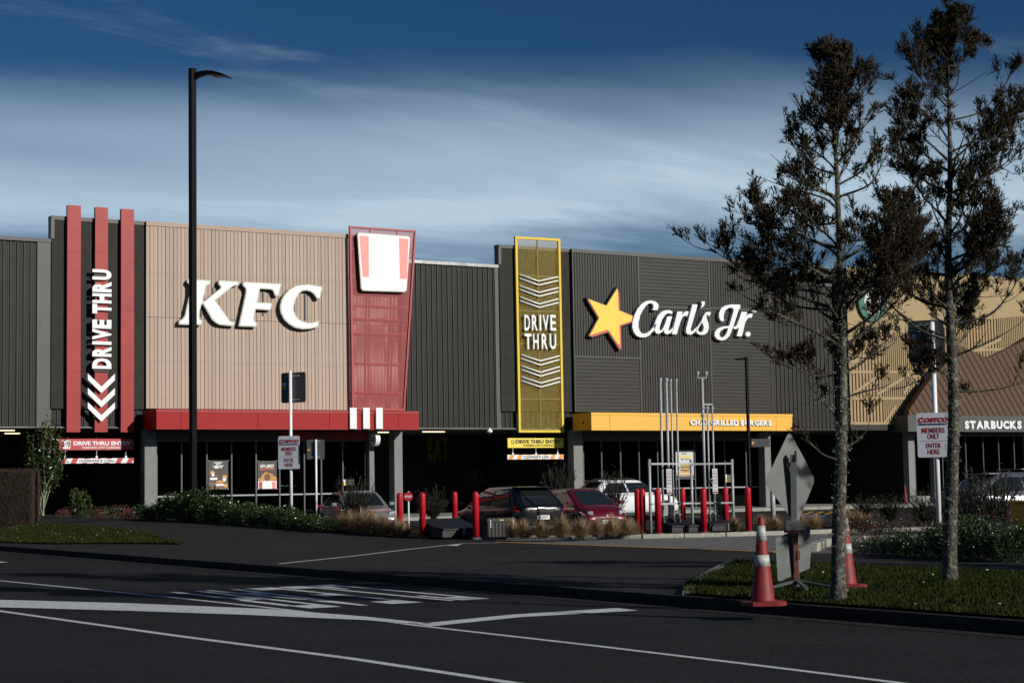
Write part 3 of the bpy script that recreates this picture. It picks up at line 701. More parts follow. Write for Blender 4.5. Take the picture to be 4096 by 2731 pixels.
# red fins with the upright words
YF = YP - 0.20
T = thing('drive_through_fin_sign', 'three tall red fins with white upright DRIVE THRU letters and white chevrons', 'sign', (X(400, 1730), YF, 3.5))
for (xl, yt, xr) in ((268, 819, 323), (380, 827, 432), (484, 834.5, 536.5)):
    a, b_ = X(xl, 1300, YF), X(xr, 1300, YF); z0 = Zt(xl, 1728, YF); z1 = Zt(xl, yt, YF)
    zs = [z0, Zt(xl, 1486, YF), Zt(xl, 1246, YF), Zt(xl, 1007, YF), z1]
    fin = box('fin', 'red_fin', T, a + 0.012, b_ - 0.012, YF + 0.012, YP - 0.004, z0 + .012, z1 - .012)
    for u, v in zip(zs[:-1], zs[1:]): box('fin_plate', 'red_fin', fin, a + random.uniform(0, .004), b_ - random.uniform(0, .004), YF + random.uniform(0, .005), YF + 0.011, u + 0.003, v - 0.003)
YL = YF - 0.14
zz = [(1641.5, 1545), (1530, 1438), (1420, 1390), (1375, 1275), (1272, 1190), (1135, 1048), (1040, 950), (938, 840), (825, 730)]
a, b_ = X(369.5, 1280, YL), X(446, 1280, YL)
for ch, (yb, yt) in zip('DRIVETHRU', zz):
    z0, z1 = Zt(410, 760 + yb * .43537, YL), Zt(410, 760 + yt * .43537, YL); mb = MB()
    text_into(mb, ch, (b_, YL, z0), (0, 0, z1 - z0), (a - b_, 0, 0), (0, 0.06, 0), 0.055)
    mb.build('letter', 'white_sign', T)
for i in range(3):
    q = [(807, 118), (932, 237), (1056, 120), (1056, 180), (932, 298), (807, 175)]
    fprism(MB(), wallpoly([(x * .43537, 1442 + (y + 131 * i) * .43537) for x, y in q], YL), YL, YL + 0.06).build('chevron', 'white_sign', T)
br = MB()
for z in (4.2, 6.0, 8.0, 9.8): br.box((a + b_) / 2 - .3, (a + b_) / 2 + .3, YL + 0.06, YF, z, z + 0.05)
br.build('bracket', 'frame_dark', T)
# three big slab letters on the timber
sK = [(225, 150), (230, 112), (245, 101), (578, 118), (568, 172), (518, 203), (502, 245), (464, 425), (470, 440), (722, 245), (730, 212), (700, 182), (697, 155), (705, 120), (1008, 135), (1000, 188), (935, 200), (880, 238), (655, 425), (866, 718), (900, 745), (942, 750), (935, 815), (830, 808), (720, 795), (660, 768), (600, 715), (458, 480), (440, 490), (405, 640), (410, 692), (458, 735), (442, 800), (92, 790), (102, 725), (150, 703), (187, 645), (252, 350), (262, 215), (250, 180)]
sF = [(1065, 165), (1078, 140), (1655, 168), (1610, 355), (1562, 355), (1545, 330), (1527, 278), (1490, 256), (1330, 245), (1288, 445), (1515, 460), (1492, 572), (1265, 560), (1235, 690), (1250, 735), (1288, 762), (1275, 828), (1002, 815), (1115, 290), (1108, 240), (1066, 195)]
sC = [(2275, 215), (2240, 400), (2190, 400), (2175, 370), (2140, 320), (2085, 285), (2030, 272), (1960, 287), (1910, 332), (1870, 410), (1845, 500), (1840, 570), (1860, 630), (1900, 690), (1960, 732), (2040, 755), (2110, 755), (2225, 730), (2215, 822), (2100, 855), (1980, 862), (1860, 840), (1760, 780), (1690, 710), (1640, 610), (1630, 520), (1650, 420), (1700, 330), (1770, 260), (1860, 205), (1960, 182), (2060, 180), (2180, 195)]
YK = YW - 0.24
T = thing('letter_sign', 'big white slab letters KFC with dark metal rims on the timber wall', 'sign', (X(980, 1300), YK, 5.8))
for q in (sK, sF, sC):
    P = wallpoly([(690 + x * .2636, 1090 + y * .2636) for x, y in q], YK)
    rim = fprism(MB(), P, YK, YW - 0.05).build('letter', 'rim_metal', T)
    fprism(MB(), off(P, -0.045), YK - 0.012, YK + 0.02).build('letter_face', 'white_sign', rim)
    cx_ = sum(p[0] for p in P) / len(P); cz_ = sum(p[1] for p in P) / len(P)
    br = MB()
    for dx in (-.25, .25): br.box(cx_ + dx - .03, cx_ + dx + .03, YW - 0.05, YW + 0.03, cz_ - .6, cz_ + .6)
    br.build('stand_off', 'frame_dark', rim)
# red see-through screen, wider at the top
YM = YW - 0.26
def screen(name, lb, pts, bars_h, bars_v, m, fw, mesh, mbar=None):
    P = wallpoly(pts, YM); t = thing(name, lb, 'screen', (P[3][0], YM, P[3][1]))
    (tl, tr_, brr, bl) = [Vector((p[0], p[1])) for p in P]
    def pt(u, v): a = tl.lerp(tr_, u); b2 = bl.lerp(brr, u); return b2.lerp(a, v)
    def bar(a, b2, w, y0, y1, nm, mm=None):
        d = (b2 - a); n_ = Vector((-d.y, d.x)).normalized() * w / 2; e = d.normalized() * 0.0
        fprism(MB(), [tuple(a - n_ - e), tuple(b2 - n_ + e), tuple(b2 + n_ + e), tuple(a + n_ - e)], y0, y1).build(nm, mm or m, t)
    i_ = fw / 2
    bar(tl + Vector((0, -i_)), tr_ + Vector((0, -i_)), fw, YM, YM + 0.12, 'frame_rail'); bar(bl + Vector((0, i_)), brr + Vector((0, i_)), fw, YM, YM + 0.12, 'frame_rail')
    bar(tl + Vector((i_, -fw)), bl + Vector((i_, fw)), fw, YM + .001, YM + 0.119, 'frame_stile'); bar(tr_ + Vector((-i_, -fw)), brr + Vector((-i_, fw)), fw, YM + .001, YM + 0.119, 'frame_stile')
    for v in bars_h: bar(pt(0.04, v), pt(0.96, v), 0.055, YM + 0.075, YM + 0.125, 'cross_bar', mbar)
    for u in bars_v: bar(pt(u, 0.012), pt(u, 0.988), 0.06, YM + 0.070, YM + 0.118, 'cross_bar', mbar)
    mb = MB(); mesh(mb, pt, tl, tr_, brr, bl); o = mb.build('mesh_infill', m, t, normals=False); o['kind'] = 'stuff'
    leg = MB()
    for v in (0.06, 0.3, 0.55, 0.8):
        for u in (0.08, 0.92):
            p = pt(u, v); leg.box(p.x - .03, p.x + .03, YM + 0.126, max(YM + .14, YP - .01), p.y - .03, p.y + .03)
    leg.build('wall_bracket', 'frame_dark', t)
    return t, pt
def mesh_red(mb, pt, *c):
    for i in range(170):
        u = 0.02 + 0.96 * i / 169; a, b2 = pt(u, 0.01), pt(u, 0.99); w = 0.0034
        mb.quad((a.x - w, YM + .06, a.y), (b2.x - w, YM + .06, b2.y), (b2.x + w, YM + .06, b2.y), (a.x + w, YM + .06, a.y))
    for i in range(230):
        v = 0.012 + 0.976 * i / 229; a, b2 = pt(0.02, v), pt(0.98, v); w = 0.0045
        mb.quad((a.x, YM + .062, a.y - w), (a.x, YM + .062, a.y + w), (b2.x, YM + .062, b2.y + w), (b2.x, YM + .062, b2.y - w))
hb = [1 - (y - 910) / (1640 - 910) for y in (1000, 1112, 1222, 1276, 1333, 1452, 1568)]
screen('red_mesh_screen', 'tapering red metal mesh screen with red bars beside the timber wall', [(1399, 903), (1665, 922), (1620, 1642), (1410, 1638.5)], hb, (0.31, 0.72), 'red_mesh', 0.075, mesh_red)
# white tapering sign box with red side stripes (plain in the middle)
YB_ = YM - 0.16
P = wallpoly([(1429, 929), (1642, 945), (1627, 1169), (1444, 1163)], YB_)
def round_poly(P, r, n=5):
    o = []; k_ = len(P)
    for i in range(k_):
        p, a, b2 = Vector(P[i]), Vector(P[i - 1]), Vector(P[(i + 1) % k_])
        s, e = p + (a - p).normalized() * r, p + (b2 - p).normalized() * r
        for j in range(n + 1):
            t = j / n; o.append(tuple((1 - t) ** 2 * s + 2 * t * (1 - t) * p + t * t * e))
    return o
T = thing('bucket_sign', 'white tapering bucket-shaped sign with two pale red stripes on the red mesh screen', 'sign', (P[3][0], YB_, P[3][1]))
fprism(MB(), round_poly(P, 0.16), YB_, YM - 0.005).build('sign_box', 'rim_metal', T)
fprism(MB(), round_poly(off(P, -0.04), 0.13), YB_ - 0.008, YB_ + 0.02).build('sign_panel', 'white_sign', T)
for q in ([(950, 420), (1035, 425), (1037, 800), (980, 797)], [(1315, 443), (1402, 450), (1385, 818), (1322, 815)]):
    fprism(MB(), wallpoly([(1024 + x * .43537, 760 + y * .43537) for x, y in q], YB_ - .01), YB_ - 0.014, YB_ - 0.003).build('stripe', 'pale_red', T)
# white stripes on the red canopy
Yc = cK[5] - 0.11
for i, (xl, xr) in enumerate(((1072, 1150), (1223, 1299), (1370, 1447))):
    a, b_, z0, z1 = frect(1024 + xl * .3508, 1600 + 85 * .3508, 1024 + xr * .3508, 1600 + 327 * .3508, Yc)
    top(MB().box(a, b_, Yc, Yc + 0.085, z0, z1).build('canopy_stripe', 'white_sign', None, bevel=0.008), 'white upright block standing on the front of the red canopy', 'sign', 'white blocks on the red canopy')
# yellow screen with neon tubes
def mesh_yel(mb, pt, tl, tr_, brr, bl):
    x0, x1, z0, z1 = bl.x + .05, tr_.x - .05, bl.y + .05, tl.y - .05; pu, sl_ = 0.072, 1.25; w = 0.0031
    H = z1 - z0; k_ = int((x1 - x0 + H / sl_) / pu) + 1
    for i in range(k_):
        for s in (1, -1):
            c = (x0 - H / sl_ + i * pu) if s == 1 else (x0 + i * pu)
            za, zb_ = z0, z1; xa_ = c; xb_ = c + s * H / sl_
            t0, t1 = 0.0, 1.0
            for lim, lo in ((x0, True), (x1, False)):
                dx = xb_ - xa_; tt = (lim - xa_) / dx
                if (dx > 0) == lo: t0 = max(t0, tt)
                else: t1 = min(t1, tt)
            if t1 <= t0: continue
            A = (xa_ + (xb_ - xa_) * t0, za + H * t0); Bp = (xa_ + (xb_ - xa_) * t1, za + H * t1); y = YM + 0.03 + (0.002 if s > 0 else 0)
            mb.quad((A[0] - w, y, A[1]), (A[0] + w, y, A[1]), (Bp[0] + w, y, Bp[1]), (Bp[0] - w, y, Bp[1]))
YM = YW - 0.05
yt_, ptY = screen('yellow_mesh_screen', 'tall yellow framed diamond mesh screen carrying white DRIVE THRU tubes', [(2061, 945), (2241.4, 955), (2256.6, 1729), (2076, 1729)], (0.17, 0.45, 0.62, 0.80), (0.5,), 'yellow_frame', 0.11, mesh_yel, 'olive_bar')
T = thing('neon_sign', 'white neon tube chevrons and the words DRIVE THRU on the yellow mesh', 'sign', (X(2160, 1300, YM), YM, 6))
YN = YM - 0.05
def zp(x, y): return (1948 + x * .43537, 860 + y * .43537)
ch = [((300, 545), (472, 608), (652, 568)), ((300, 582), (475, 645), (652, 603)), ((300, 650), (478, 712), (655, 668)), ((303, 685), (478, 748), (655, 703)), ((305, 752), (480, 818), (655, 770)), ((305, 788), (482, 850), (655, 805)),
      ((315, 1283), (490, 1340), (665, 1293)), ((315, 1318), (490, 1378), (665, 1328)), ((318, 1385), (492, 1445), (668, 1392)), ((318, 1420), (492, 1480), (668, 1428)), ((319, 1486), (494, 1543), (671, 1493)), ((319, 1522), (495, 1580), (671, 1530))]
for q in ch: MB().tube([tuple(fx(*zp(*p), YN)) for p in q], 0.034, 8).build('chevron_tube', 'neon_tube', T, smooth_=True)
for word, y0, y1, xs_ in (('DRIVE', 918, 1062, [(340, 390), (408, 460), (478, 493), (508, 562), (578, 628)]), ('THRU', 1090, 1232, [(342, 404), (420, 470), (498, 552), (572, 630)])):
    for c_, (u0, u1) in zip(word, xs_): ftext(T, 'letter_tube', c_, *zp(u0, y0), *zp(u1, y1), YN - .03, 'neon_tube', 0.018, d=0.05)
br = MB()
for y in (1180, 1300, 1390, 1520): p = fx(2164, y, YN); br.box(p[0] - .02, p[0] + .02, YN + .03, YM + .06, p[2] - .02, p[2] + .02)
br.build('tube_clip', 'frame_grey', T)
# star and script letters
def cs(q): return [(2320 + x * .3146, 1130 + y * .3146) for x, y in q]
YS = YW - 0.24
T = thing('star_sign', 'yellow five-pointed star sign with red edge and black border on the corrugated wall', 'sign', (X(2430, 1270), YS, 8))
sr = [(472, 72), (480, 80), (498, 140), (505, 352), (668, 420), (672, 432), (658, 505), (520, 550), (527, 838), (507, 850), (360, 625), (160, 690), (118, 672), (238, 452), (108, 235), (100, 205), (335, 295)]
sy = [(472, 75), (480, 110), (487, 352), (666, 428), (652, 488), (497, 545), (508, 785), (488, 792), (353, 598), (122, 672), (243, 448), (103, 208), (335, 295)]
fprism(MB(), off(wallpoly(cs(sr), YS), 0.045), YS + .02, YW - 0.05).build('star_body', 'ink', T)
fprism(MB(), wallpoly(cs(sr), YS), YS + .004, YS + .03).build('star_edge', 'star_red', T)
fprism(MB(), wallpoly(cs(sy), YS), YS - .012, YS + .01).build('star_face', 'star_yellow', T)
T = thing('script_sign', "white raised script letters reading Carl's Jr. on the black corrugated wall", 'sign', (X(2750, 1300), YS, 8))
sc = {'C': ([(918, 350), (985, 350), (1000, 310), (995, 270), (960, 240), (900, 226), (840, 235), (780, 275), (730, 335), (690, 420), (668, 500), (666, 570), (685, 630), (720, 675), (770, 697), (830, 695), (880, 672), (930, 620), (950, 590), (975, 520), (955, 535), (905, 600), (860, 638), (815, 652), (780, 640), (755, 605), (743, 555), (745, 500), (765, 420), (800, 350), (840, 292), (880, 265), (910, 262), (930, 280), (935, 315)], []),
      'a': ([(1172, 400), (1175, 365), (1140, 350), (1090, 352), (1040, 370), (990, 420), (960, 490), (940, 570), (950, 615), (975, 648), (1012, 648), (1050, 622), (1072, 600), (1070, 630), (1085, 650), (1115, 657), (1150, 642), (1195, 590), (1192, 560), (1150, 605), (1132, 612), (1125, 598), (1172, 430), (1110, 430), (1090, 500), (1060, 575), (1040, 605), (1022, 612), (1010, 590), (1020, 540), (1045, 470), (1080, 415), (1115, 390), (1150, 392)], []),
      'r': ([(1240, 368), (1305, 368), (1292, 420), (1320, 382), (1355, 360), (1385, 370), (1360, 430), (1330, 420), (1302, 442), (1275, 505), (1230, 658), (1168, 655)], []),
      'l': ([(1430, 275), (1497, 280), (1405, 598), (1412, 618), (1440, 612), (1490, 560), (1492, 590), (1450, 640), (1410, 662), (1365, 655), (1347, 625), (1352, 580)], []),
      "'": ([(1545, 238), (1588, 240), (1585, 280), (1565, 310), (1540, 318), (1538, 305), (1552, 288), (1548, 265)], []),
      's': ([(1668, 380), (1642, 432), (1622, 402), (1606, 420), (1612, 455), (1635, 520), (1640, 580), (1620, 635), (1580, 662), (1530, 665), (1490, 645), (1474, 610), (1490, 572), (1545, 488), (1570, 420), (1600, 380), (1632, 370)], [[(1553, 500), (1508, 578), (1500, 606), (1518, 630), (1548, 630), (1570, 602), (1575, 560)]]),
      'J': ([(1833, 490), (1793, 488), (1770, 445), (1770, 385), (1797, 325), (1850, 292), (1930, 278), (2035, 280), (2040, 322), (2018, 345), (1990, 440), (1935, 600), (1900, 680), (1850, 725), (1800, 737), (1745, 720), (1713, 680), (1715, 630), (1745, 590), (1800, 562), (1900, 548), (1955, 352), (1940, 320), (1890, 322), (1850, 352), (1832, 400), (1826, 440)], [[(1885, 576), (1832, 586), (1787, 616), (1771, 655), (1785, 690), (1815, 700), (1845, 675), (1870, 630)]]),
      'j': ([(1945, 575), (1990, 548), (2030, 450), (2055, 370), (2125, 375), (2112, 425), (2140, 402), (2170, 393), (2200, 400), (2180, 450), (2150, 445), (2122, 470), (2100, 512), (2060, 683), (1993, 680), (2022, 575), (1975, 595)], [])}
for k_, (q, hl) in sc.items():
    fprism(MB(), wallpoly(cs(q), YS), YS, YW - 0.06, [wallpoly(cs(h), YS) for h in hl]).build('letter', 'white_sign', T)
circ = lambda cx_, cy_, r, n_=20: [(cx_ + r * math.cos(i * 2 * math.pi / n_), cy_ + r * math.sin(i * 2 * math.pi / n_)) for i in range(n_)]
fprism(MB(), wallpoly(cs(circ(2138, 655, 32)), YS), YS, YW - 0.06).build('full_stop', 'white_sign', T)
ring = MB(); fprism(ring, wallpoly(cs(circ(2222, 350, 29)), YS), YS, YW - .06, [wallpoly(cs(circ(2222, 350, 22)), YS)]).build('registered_mark', 'white_sign', T)
ftext(T, 'registered_letter', 'R', 2320 + 2212 * .3146, 1130 + 334 * .3146, 2320 + 2234 * .3146, 1130 + 367 * .3146, YS + .05, 'white_sign', 0.03, d=0.04)
# letters on the yellow canopy
Yc = cC[5] - 0.07
T = thing('canopy_letters', 'white raised letters CHARGRILLED BURGERS along the yellow canopy', 'sign', (X(2920, 1690, Yc), Yc, 4))
word = 'CHARGRILLED BURGERS'; adv = []
for c_ in word: adv.append(0.34 if c_ == ' ' else glyph(c_, 0.05)[3] + 0.09)
x0_, x1_ = 2472 + 825 * .3508, 2472 + 1752 * .3508; k_ = (x1_ - x0_) / (sum(adv) - .09); u = x0_
for c_, w in zip(word, adv):
    if c_ != ' ': ftext(T, 'letter', c_, u, 1600 + (223 + (u - x0_) * .022) * .3508, u + (w - .09) * k_, 1600 + (284 + (u - x0_) * .022) * .3508, Yc, 'white_sign', 0.05, d=-0.06)
    u += w * k_
# hanging entry boards and clearance bars
def entry(nm, lb, x0, y0, x1, y1, Y, mb_, mt, big, small, icon, bx, by, sx, sy_):
    a, b_, z0, z1 = frect(x0, y0, x1, y1, Y); t = thing(nm, lb, 'sign', ((a + b_) / 2, Y, z0))
    box('board', mb_, t, a, b_, Y, Y + 0.06, z0, z1)
    ftext(t, 'lettering', big, *bx, *by, Y - .004, mt, 0.04, d=.006); ftext(t, 'lettering', small, *sx, *sy_, Y - .004, mt, 0.02, d=.006)
    for f_ in (.12, .5, .88): MB().tube([(a + (b_ - a) * f_, Y + .03, z1), (a + (b_ - a) * f_, Y + .03, ZS - .002)], 0.012, 6).build('hanger', 'frame_dark', t)
    icon(t, Y); return t
def icon_b(t, Y):
    fprism(MB(), wallpoly([(780 * .3189, 1650 + 345 * .3189), (889 * .3189, 1650 + 347 * .3189), (878 * .3189, 1650 + 452 * .3189), (790 * .3189, 1650 + 452 * .3189)], Y), Y - .006, Y - .0).build('emblem', 'white_sign', t)
    for q in ([(788, 352), (802, 352), (808, 425), (797, 425)], [(866, 353), (882, 354), (874, 426), (862, 426)]): fprism(MB(), wallpoly([(x * .3189, 1650 + y * .3189) for x, y in q], Y), Y - .01, Y - .006).build('emblem_stripe', 'red_sign', t)
def icon_s(t, Y):
    c = (1748 + 866 * .3508, 1600 + 479 * .3508); P5 = [(c[0] + (12.5 if i % 2 == 0 else 5.4) * math.sin(i * math.pi / 5 + .35) * .85, c[1] - (12.5 if i % 2 == 0 else 5.4) * math.cos(i * math.pi / 5 + .35)) for i in range(10)]
    Q = wallpoly(P5, Y); fprism(MB(), Q, Y - .008, Y - .002, [off(Q, -0.02)]).build('star_outline', 'ink', t)
YE = YW + 0.30
entry('entry_board', 'red DRIVE THRU ENTRY board hanging below the red fins', 236, 1754, 534, 1799, YE, 'red_sign', 'white_sign', 'DRIVE THRU ENTRY', 'WARNING LOW CLEARANCE', icon_b, (294, 1764), (523, 1780.5), (328, 1785), (489, 1794))
entry('entry_board', 'yellow DRIVE THRU ENTRY board hanging below the yellow mesh screen', 2031, 1751.5, 2254, 1790, YE, 'yellow_sign', 'ink', 'DRIVE THRU ENTRY', 'WARNING LOW CLEARANCE', icon_s, (2063, 1758), (2244, 1773), (2093, 1777), (2216, 1784.5))
def clear(lb, x0, y0, x1, y1, m, Y):
    a, b_, z0, z1 = frect(x0, y0, x1, y1, Y); t = thing('clearance_bar', lb, 'barrier', ((a + b_) / 2, Y, z0)); H = z1 - z0; W = b_ - a
    box('bar', 'white_sign', t, a, b_, Y, Y + 0.05, z0, z1)
    for i in range(7):
        u = a + W * (.015 + .148 * i); w = W * .072; s = W * .035
        if 1 < i < 5:
            fprism(MB(), [(u, z0 + .001), (u + w, z0 + .001), (u + w + s * .15, z0 + H * .13), (u + s * .15, z0 + H * .13)], Y - .004, Y).build('bar_stripe', m, t)
            fprism(MB(), [(u + s * .85, z0 + H * .87), (u + w + s * .85, z0 + H * .87), (u + w + s, z1 - .001), (u + s, z1 - .001)], Y - .004, Y).build('bar_stripe', m, t)
        else: fprism(MB(), [(u, z0 + .001), (u + w, z0 + .001), (u + w + s, z1 - .001), (u + s, z1 - .001)], Y - .004, Y).build('bar_stripe', m, t)
    mb = MB(); text_into(mb, 'CLEARANCE 2.50m', (a + W * .28, Y - .004, z0 + H * .25), (W * .46, 0, 0), (0, 0, H * .5), (0, -.006, 0), 0.01); mb.build('lettering', 'ink', t)
    for f_ in (.1, .51, .90): MB().box(a + W * f_ - .04, a + W * f_ + .04, Y + .01, Y + .04, z1, z1 + .09).tube([(a + W * f_, Y + .025, z1 + .088), (a + W * f_, Y + .025, z1 + .3)], 0.01, 6).build('hook', 'white_paint', t)
clear('red and white striped clearance bar below the red entry board', 231, 1832, 534, 1852, 'red_sign', YE)
clear('orange and white striped clearance bar below the yellow entry board', 2030, 1817.5, 2254, 1836, 'orange', YE)
# small signs under the canopies
p = fx(1501, 1757, YW - .9); pc = Vector((float(p[0]), YW - .9, float(p[2])))
T = thing('round_hanging_sign', 'round white hanging drum sign with KFC under the red canopy', 'sign', pc)
ax = Vector((-1, 0, 0))
MB().lathe([(0.27, -.11), (0.285, -.10), (0.285, .10), (0.27, .11)], pc, ax, 28).build('drum', 'white_paint', T, smooth_=False)
mb = MB(); text_into(mb, 'KFC', pc + Vector((-.112, .17, -.085)), (0, -.34, 0), (0, 0, .17), (-.006, 0, 0), 0.03, 0.2); mb.build('lettering', 'ink_red', T)
MB().tube([pc + Vector((0, 0, .28)), pc + Vector((0, 0, 3.9 - pc.z))], 0.02, 8).build('hanger', 'frame_grey', T)
T = thing('inner_sign', 'dark red fascia with KFC letters above the glass doors', 'sign', (X(1300, 1740, YG - .05), YG - .08, 3.4))
a, b_, z0, z1 = frect(1124, 1726, 1466, 1758, YG - .08); box('fascia', 'red_sign', T, a, b_, YG - .08, YG - .035, z0, z1)
ftext(T, 'lettering', 'KFC', 1257, 1729, 1338, 1755, YG - .084, 'mural_grey', 0.03, 0.25)
a, b_, z0, z1 = frect(3005, 1754, 3080, 1787, YW - .9)
T = thing('blade_sign', "black projecting box sign with small Carl's Jr. under the yellow canopy", 'sign', (a, YW - .9, z0))
box('sign_box', 'ink', T, a, b_, YW - .9, YW - .72, z0, z1, bevel=.01); ftext(T, 'lettering', "Carl's Jr.", 3020, 1762, 3058, 1780, YW - .905, 'mural_grey', 0.0, 0.3)
fprism(MB(), [(a + .1 + (.09 if i % 2 == 0 else .04) * math.sin(i * math.pi / 5), (z0 + z1) / 2 + (.09 if i % 2 == 0 else .04) * math.cos(i * math.pi / 5)) for i in range(10)], YW - .906, YW - .9).build('star', 'orange', T)
MB().tube([((a + b_) / 2, YW - .8, z1), ((a + b_) / 2, YW - .8, 3.9)], .015, 6).build('hanger', 'frame_dark', T)
T = thing('inner_sign', "small star and Carl's Jr. lettering on the glass head under the yellow canopy", 'sign', (X(2830, 1742, YG - .04), YG - .05, 3.4))
ftext(T, 'lettering', "Carl's Jr.", 2818, 1734, 2868, 1750, YG - .04, 'mural_grey', 0.0, 0.3)
c = (2806, 1742); fprism(MB(), wallpoly([(c[0] + (8 if i % 2 == 0 else 3.6) * math.sin(i * math.pi / 5), c[1] - (8 if i % 2 == 0 else 3.6) * math.cos(i * math.pi / 5)) for i in range(10)], YG - .04), YG - .05, YG - .036).build('star', 'orange', T)
# wall lettering deep in the driveways
def mural(lb, txt, x0, y0, x1, y1, m, bold=.06, shear=0.0, Y=77.99, x_off=0):
    t = thing('wall_lettering', lb, 'wall lettering', (X((x0 + x1) / 2, y1, Y), Y, 1))
    if len(txt) > 4: ftext(t, 'lettering', txt, x0, y0, x1, y1, Y, m, bold, shear, d=.004); return
    av = [glyph(c_, bold)[3] + .12 for c_ in txt]; k_ = (x1 - x0) / (sum(av) - .12); u = x0
    for c_, w in zip(txt, av): ftext(t, 'letter', c_, u, y0, u + (w - .12) * k_, y1, Y, m, bold, d=.004); u += w * k_
mural('yellow painted word EAT on the dark driveway wall', 'EAT', 1710, 1738, 1795, 1841, 'mural_yellow')
mural('yellow painted word IT on the dark driveway wall', 'IT', 1989, 1877, 2039, 1945, 'mural_yellow')
mural('faint grey painted word MEAN on the dark driveway wall', 'MEAN', 1860, 1878, 1980, 1945, 'mural_grey')
mural("faint grey script it's finger on the dark driveway wall behind the red clearance bar", "it's finger", 358, 1800, 434, 1868, 'mural_grey', 0.0, .25)
mural("faint grey script lickin' good on the dark driveway wall below the red clearance bar", "lickin' good", 345, 1885, 442, 1975, 'mural_grey', 0.0, .25)
# posters behind glass
def poster(lb, x0, y0, x1, y1, m, deco):
    Y = YG - .035; a, b_, z0, z1 = frect(x0, y0, x1, y1, Y); t = thing('poster', lb, 'poster', ((a + b_) / 2, Y, z0))
    box('sheet', m, t, a, b_, Y, Y + .008, z0, z1); W, H = b_ - a, z1 - z0
    def tx(s, u0, v0, u1, v1, mm, bold=.04, sh=0.0):
        mb = MB(); text_into(mb, s, (a + W * u0, Y - .003, z0 + H * v0), (W * (u1 - u0), 0, 0), (0, 0, H * (v1 - v0)), (0, -.003, 0), bold, sh); mb.build('print', mm, t)
    def blob(cx_, cz_, rx, rz_, mm, lo=0.0, n_=18, jit=.12, lift=.0):
        rg = random.Random(int(cx_ * 997 + cz_ * 131)); P = [(a + W * clamp(cx_ + rx * (1 + rg.uniform(-jit, jit)) * math.cos(i * 2 * math.pi / n_), .005, .995), z0 + H * max(lo, cz_ + rz_ * (1 + rg.uniform(-jit, jit)) * math.sin(i * 2 * math.pi / n_))) for i in range(n_)]
        fprism(MB(), P, Y - .005 - lift, Y - .0005 - lift).build('print', mm, t)
    def rect(u0, v0, u1, v1, mm, lift=0.0, k_=0.0): fprism(MB(), [(a + W * (u0 + k_), z0 + H * v0), (a + W * (u1 - k_), z0 + H * v0), (a + W * u1, z0 + H * v1), (a + W * u0, z0 + H * v1)], Y - .004 - lift, Y - .0005 - lift).build('print', mm, t)
    deco(tx, blob, rect)
    e = MB()
    for u in (.0, 1.0):
        for v in (0, 1.0): e.box(a + W * u - .012, a + W * u + .012, Y - .01, Y + .03, z0 + H * v - .012, z0 + H * v + .012)
    e.build('eyelet', 'white_paint', t); return t
def d1(tx, blob, rect):
    rect(.005, .002, .995, .25, 'poster_brown'); tx('HOT-NOT', .28, .90, .70, .95, 'white_sign', .06); tx('BOX', .40, .85, .58, .895, 'white_sign', .06); tx('$', .23, .76, .28, .83, 'white_sign'); tx('9', .30, .64, .52, .84, 'white_sign', .06); tx('99', .54, .72, .70, .84, 'white_sign', .03); tx('EA', .72, .80, .78, .84, 'white_sign', .02)
    blob(.2, .58, .11, .06, 'food_orange', lift=.002); blob(.28, .43, .22, .07, 'food_brown', lift=.003); rect(.06, .33, .46, .40, 'white_sign', .006, .02); rect(.15, .45, .30, .55, 'white_sign', .007, .02)
    blob(.82, .44, .12, .05, 'food_orange', lift=.002); rect(.72, .27, .90, .39, 'white_sign', .005, .02); blob(.58, .24, .2, .08, 'food_gold', lift=.004); rect(.36, .12, .80, .18, 'white_sign', .008, .02); blob(.87, .12, .1, .06, 'food_orange', jit=0, lift=.009)
def d2(tx, blob, rect):
    tx('HOT', .13, .76, .38, .87, 'white_sign', .05); tx('&', .40, .76, .47, .84, 'white_sign'); tx('SPICY', .49, .75, .87, .87, 'white_sign', .05); tx('BRING THE HEAT', .12, .67, .88, .745, 'text_orange', .03)
    blob(.5, .40, .34, .20, 'food_gold'); blob(.2, .34, .19, .06, 'food_gold', lift=.002); blob(.84, .36, .15, .10, 'food_gold', lift=.002); blob(.5, .42, .17, .13, 'food_brown', lift=.004)
    rect(.005, .01, .995, .285, 'white_sign', .008, .02); rect(.05, .012, .24, .26, 'red_sign', .013, .02); rect(.74, .012, .94, .26, 'pale_red', .013, .02)
def d3(tx, blob, rect):
    rect(.004, .0, .996, .14, 'poster_dark'); rect(.004, .14, .996, .24, 'tan_board'); tx('Philly', .32, .83, .64, .92, 'ink', .0, .3); tx('CHEESESTEAK', .18, .74, .90, .82, 'yellow_sign', .05, .15); tx('Big Angus', .26, .65, .78, .73, 'ink', .0, .3); tx('DOUBLE PATTY', .2, .09, .8, .12, 'white_sign', .01)
    blob(.52, .26, .30, .03, 'food_gold', lift=.002); blob(.52, .32, .31, .03, 'food_brown', lift=.004); blob(.52, .36, .30, .025, 'food_orange', lift=.006); blob(.52, .40, .31, .03, 'food_brown', lift=.004); blob(.52, .44, .29, .02, 'food_green', lift=.007); blob(.52, .48, .28, .08, 'food_gold', lo=.46, lift=.009, jit=.03)
poster('dark poster for a 9.99 box in the window beside the red canopy column', 833.6, 1841, 912.5, 1956, 'poster_dark', d1)
poster('black HOT & SPICY poster with fried chicken in a striped bucket', 1031, 1842.5, 1107, 1955, 'poster_dark', d2)
poster('pale poster of a tall burger behind the galvanised pipes', 2705, 1800, 2774, 1916, 'poster_pale', d3)
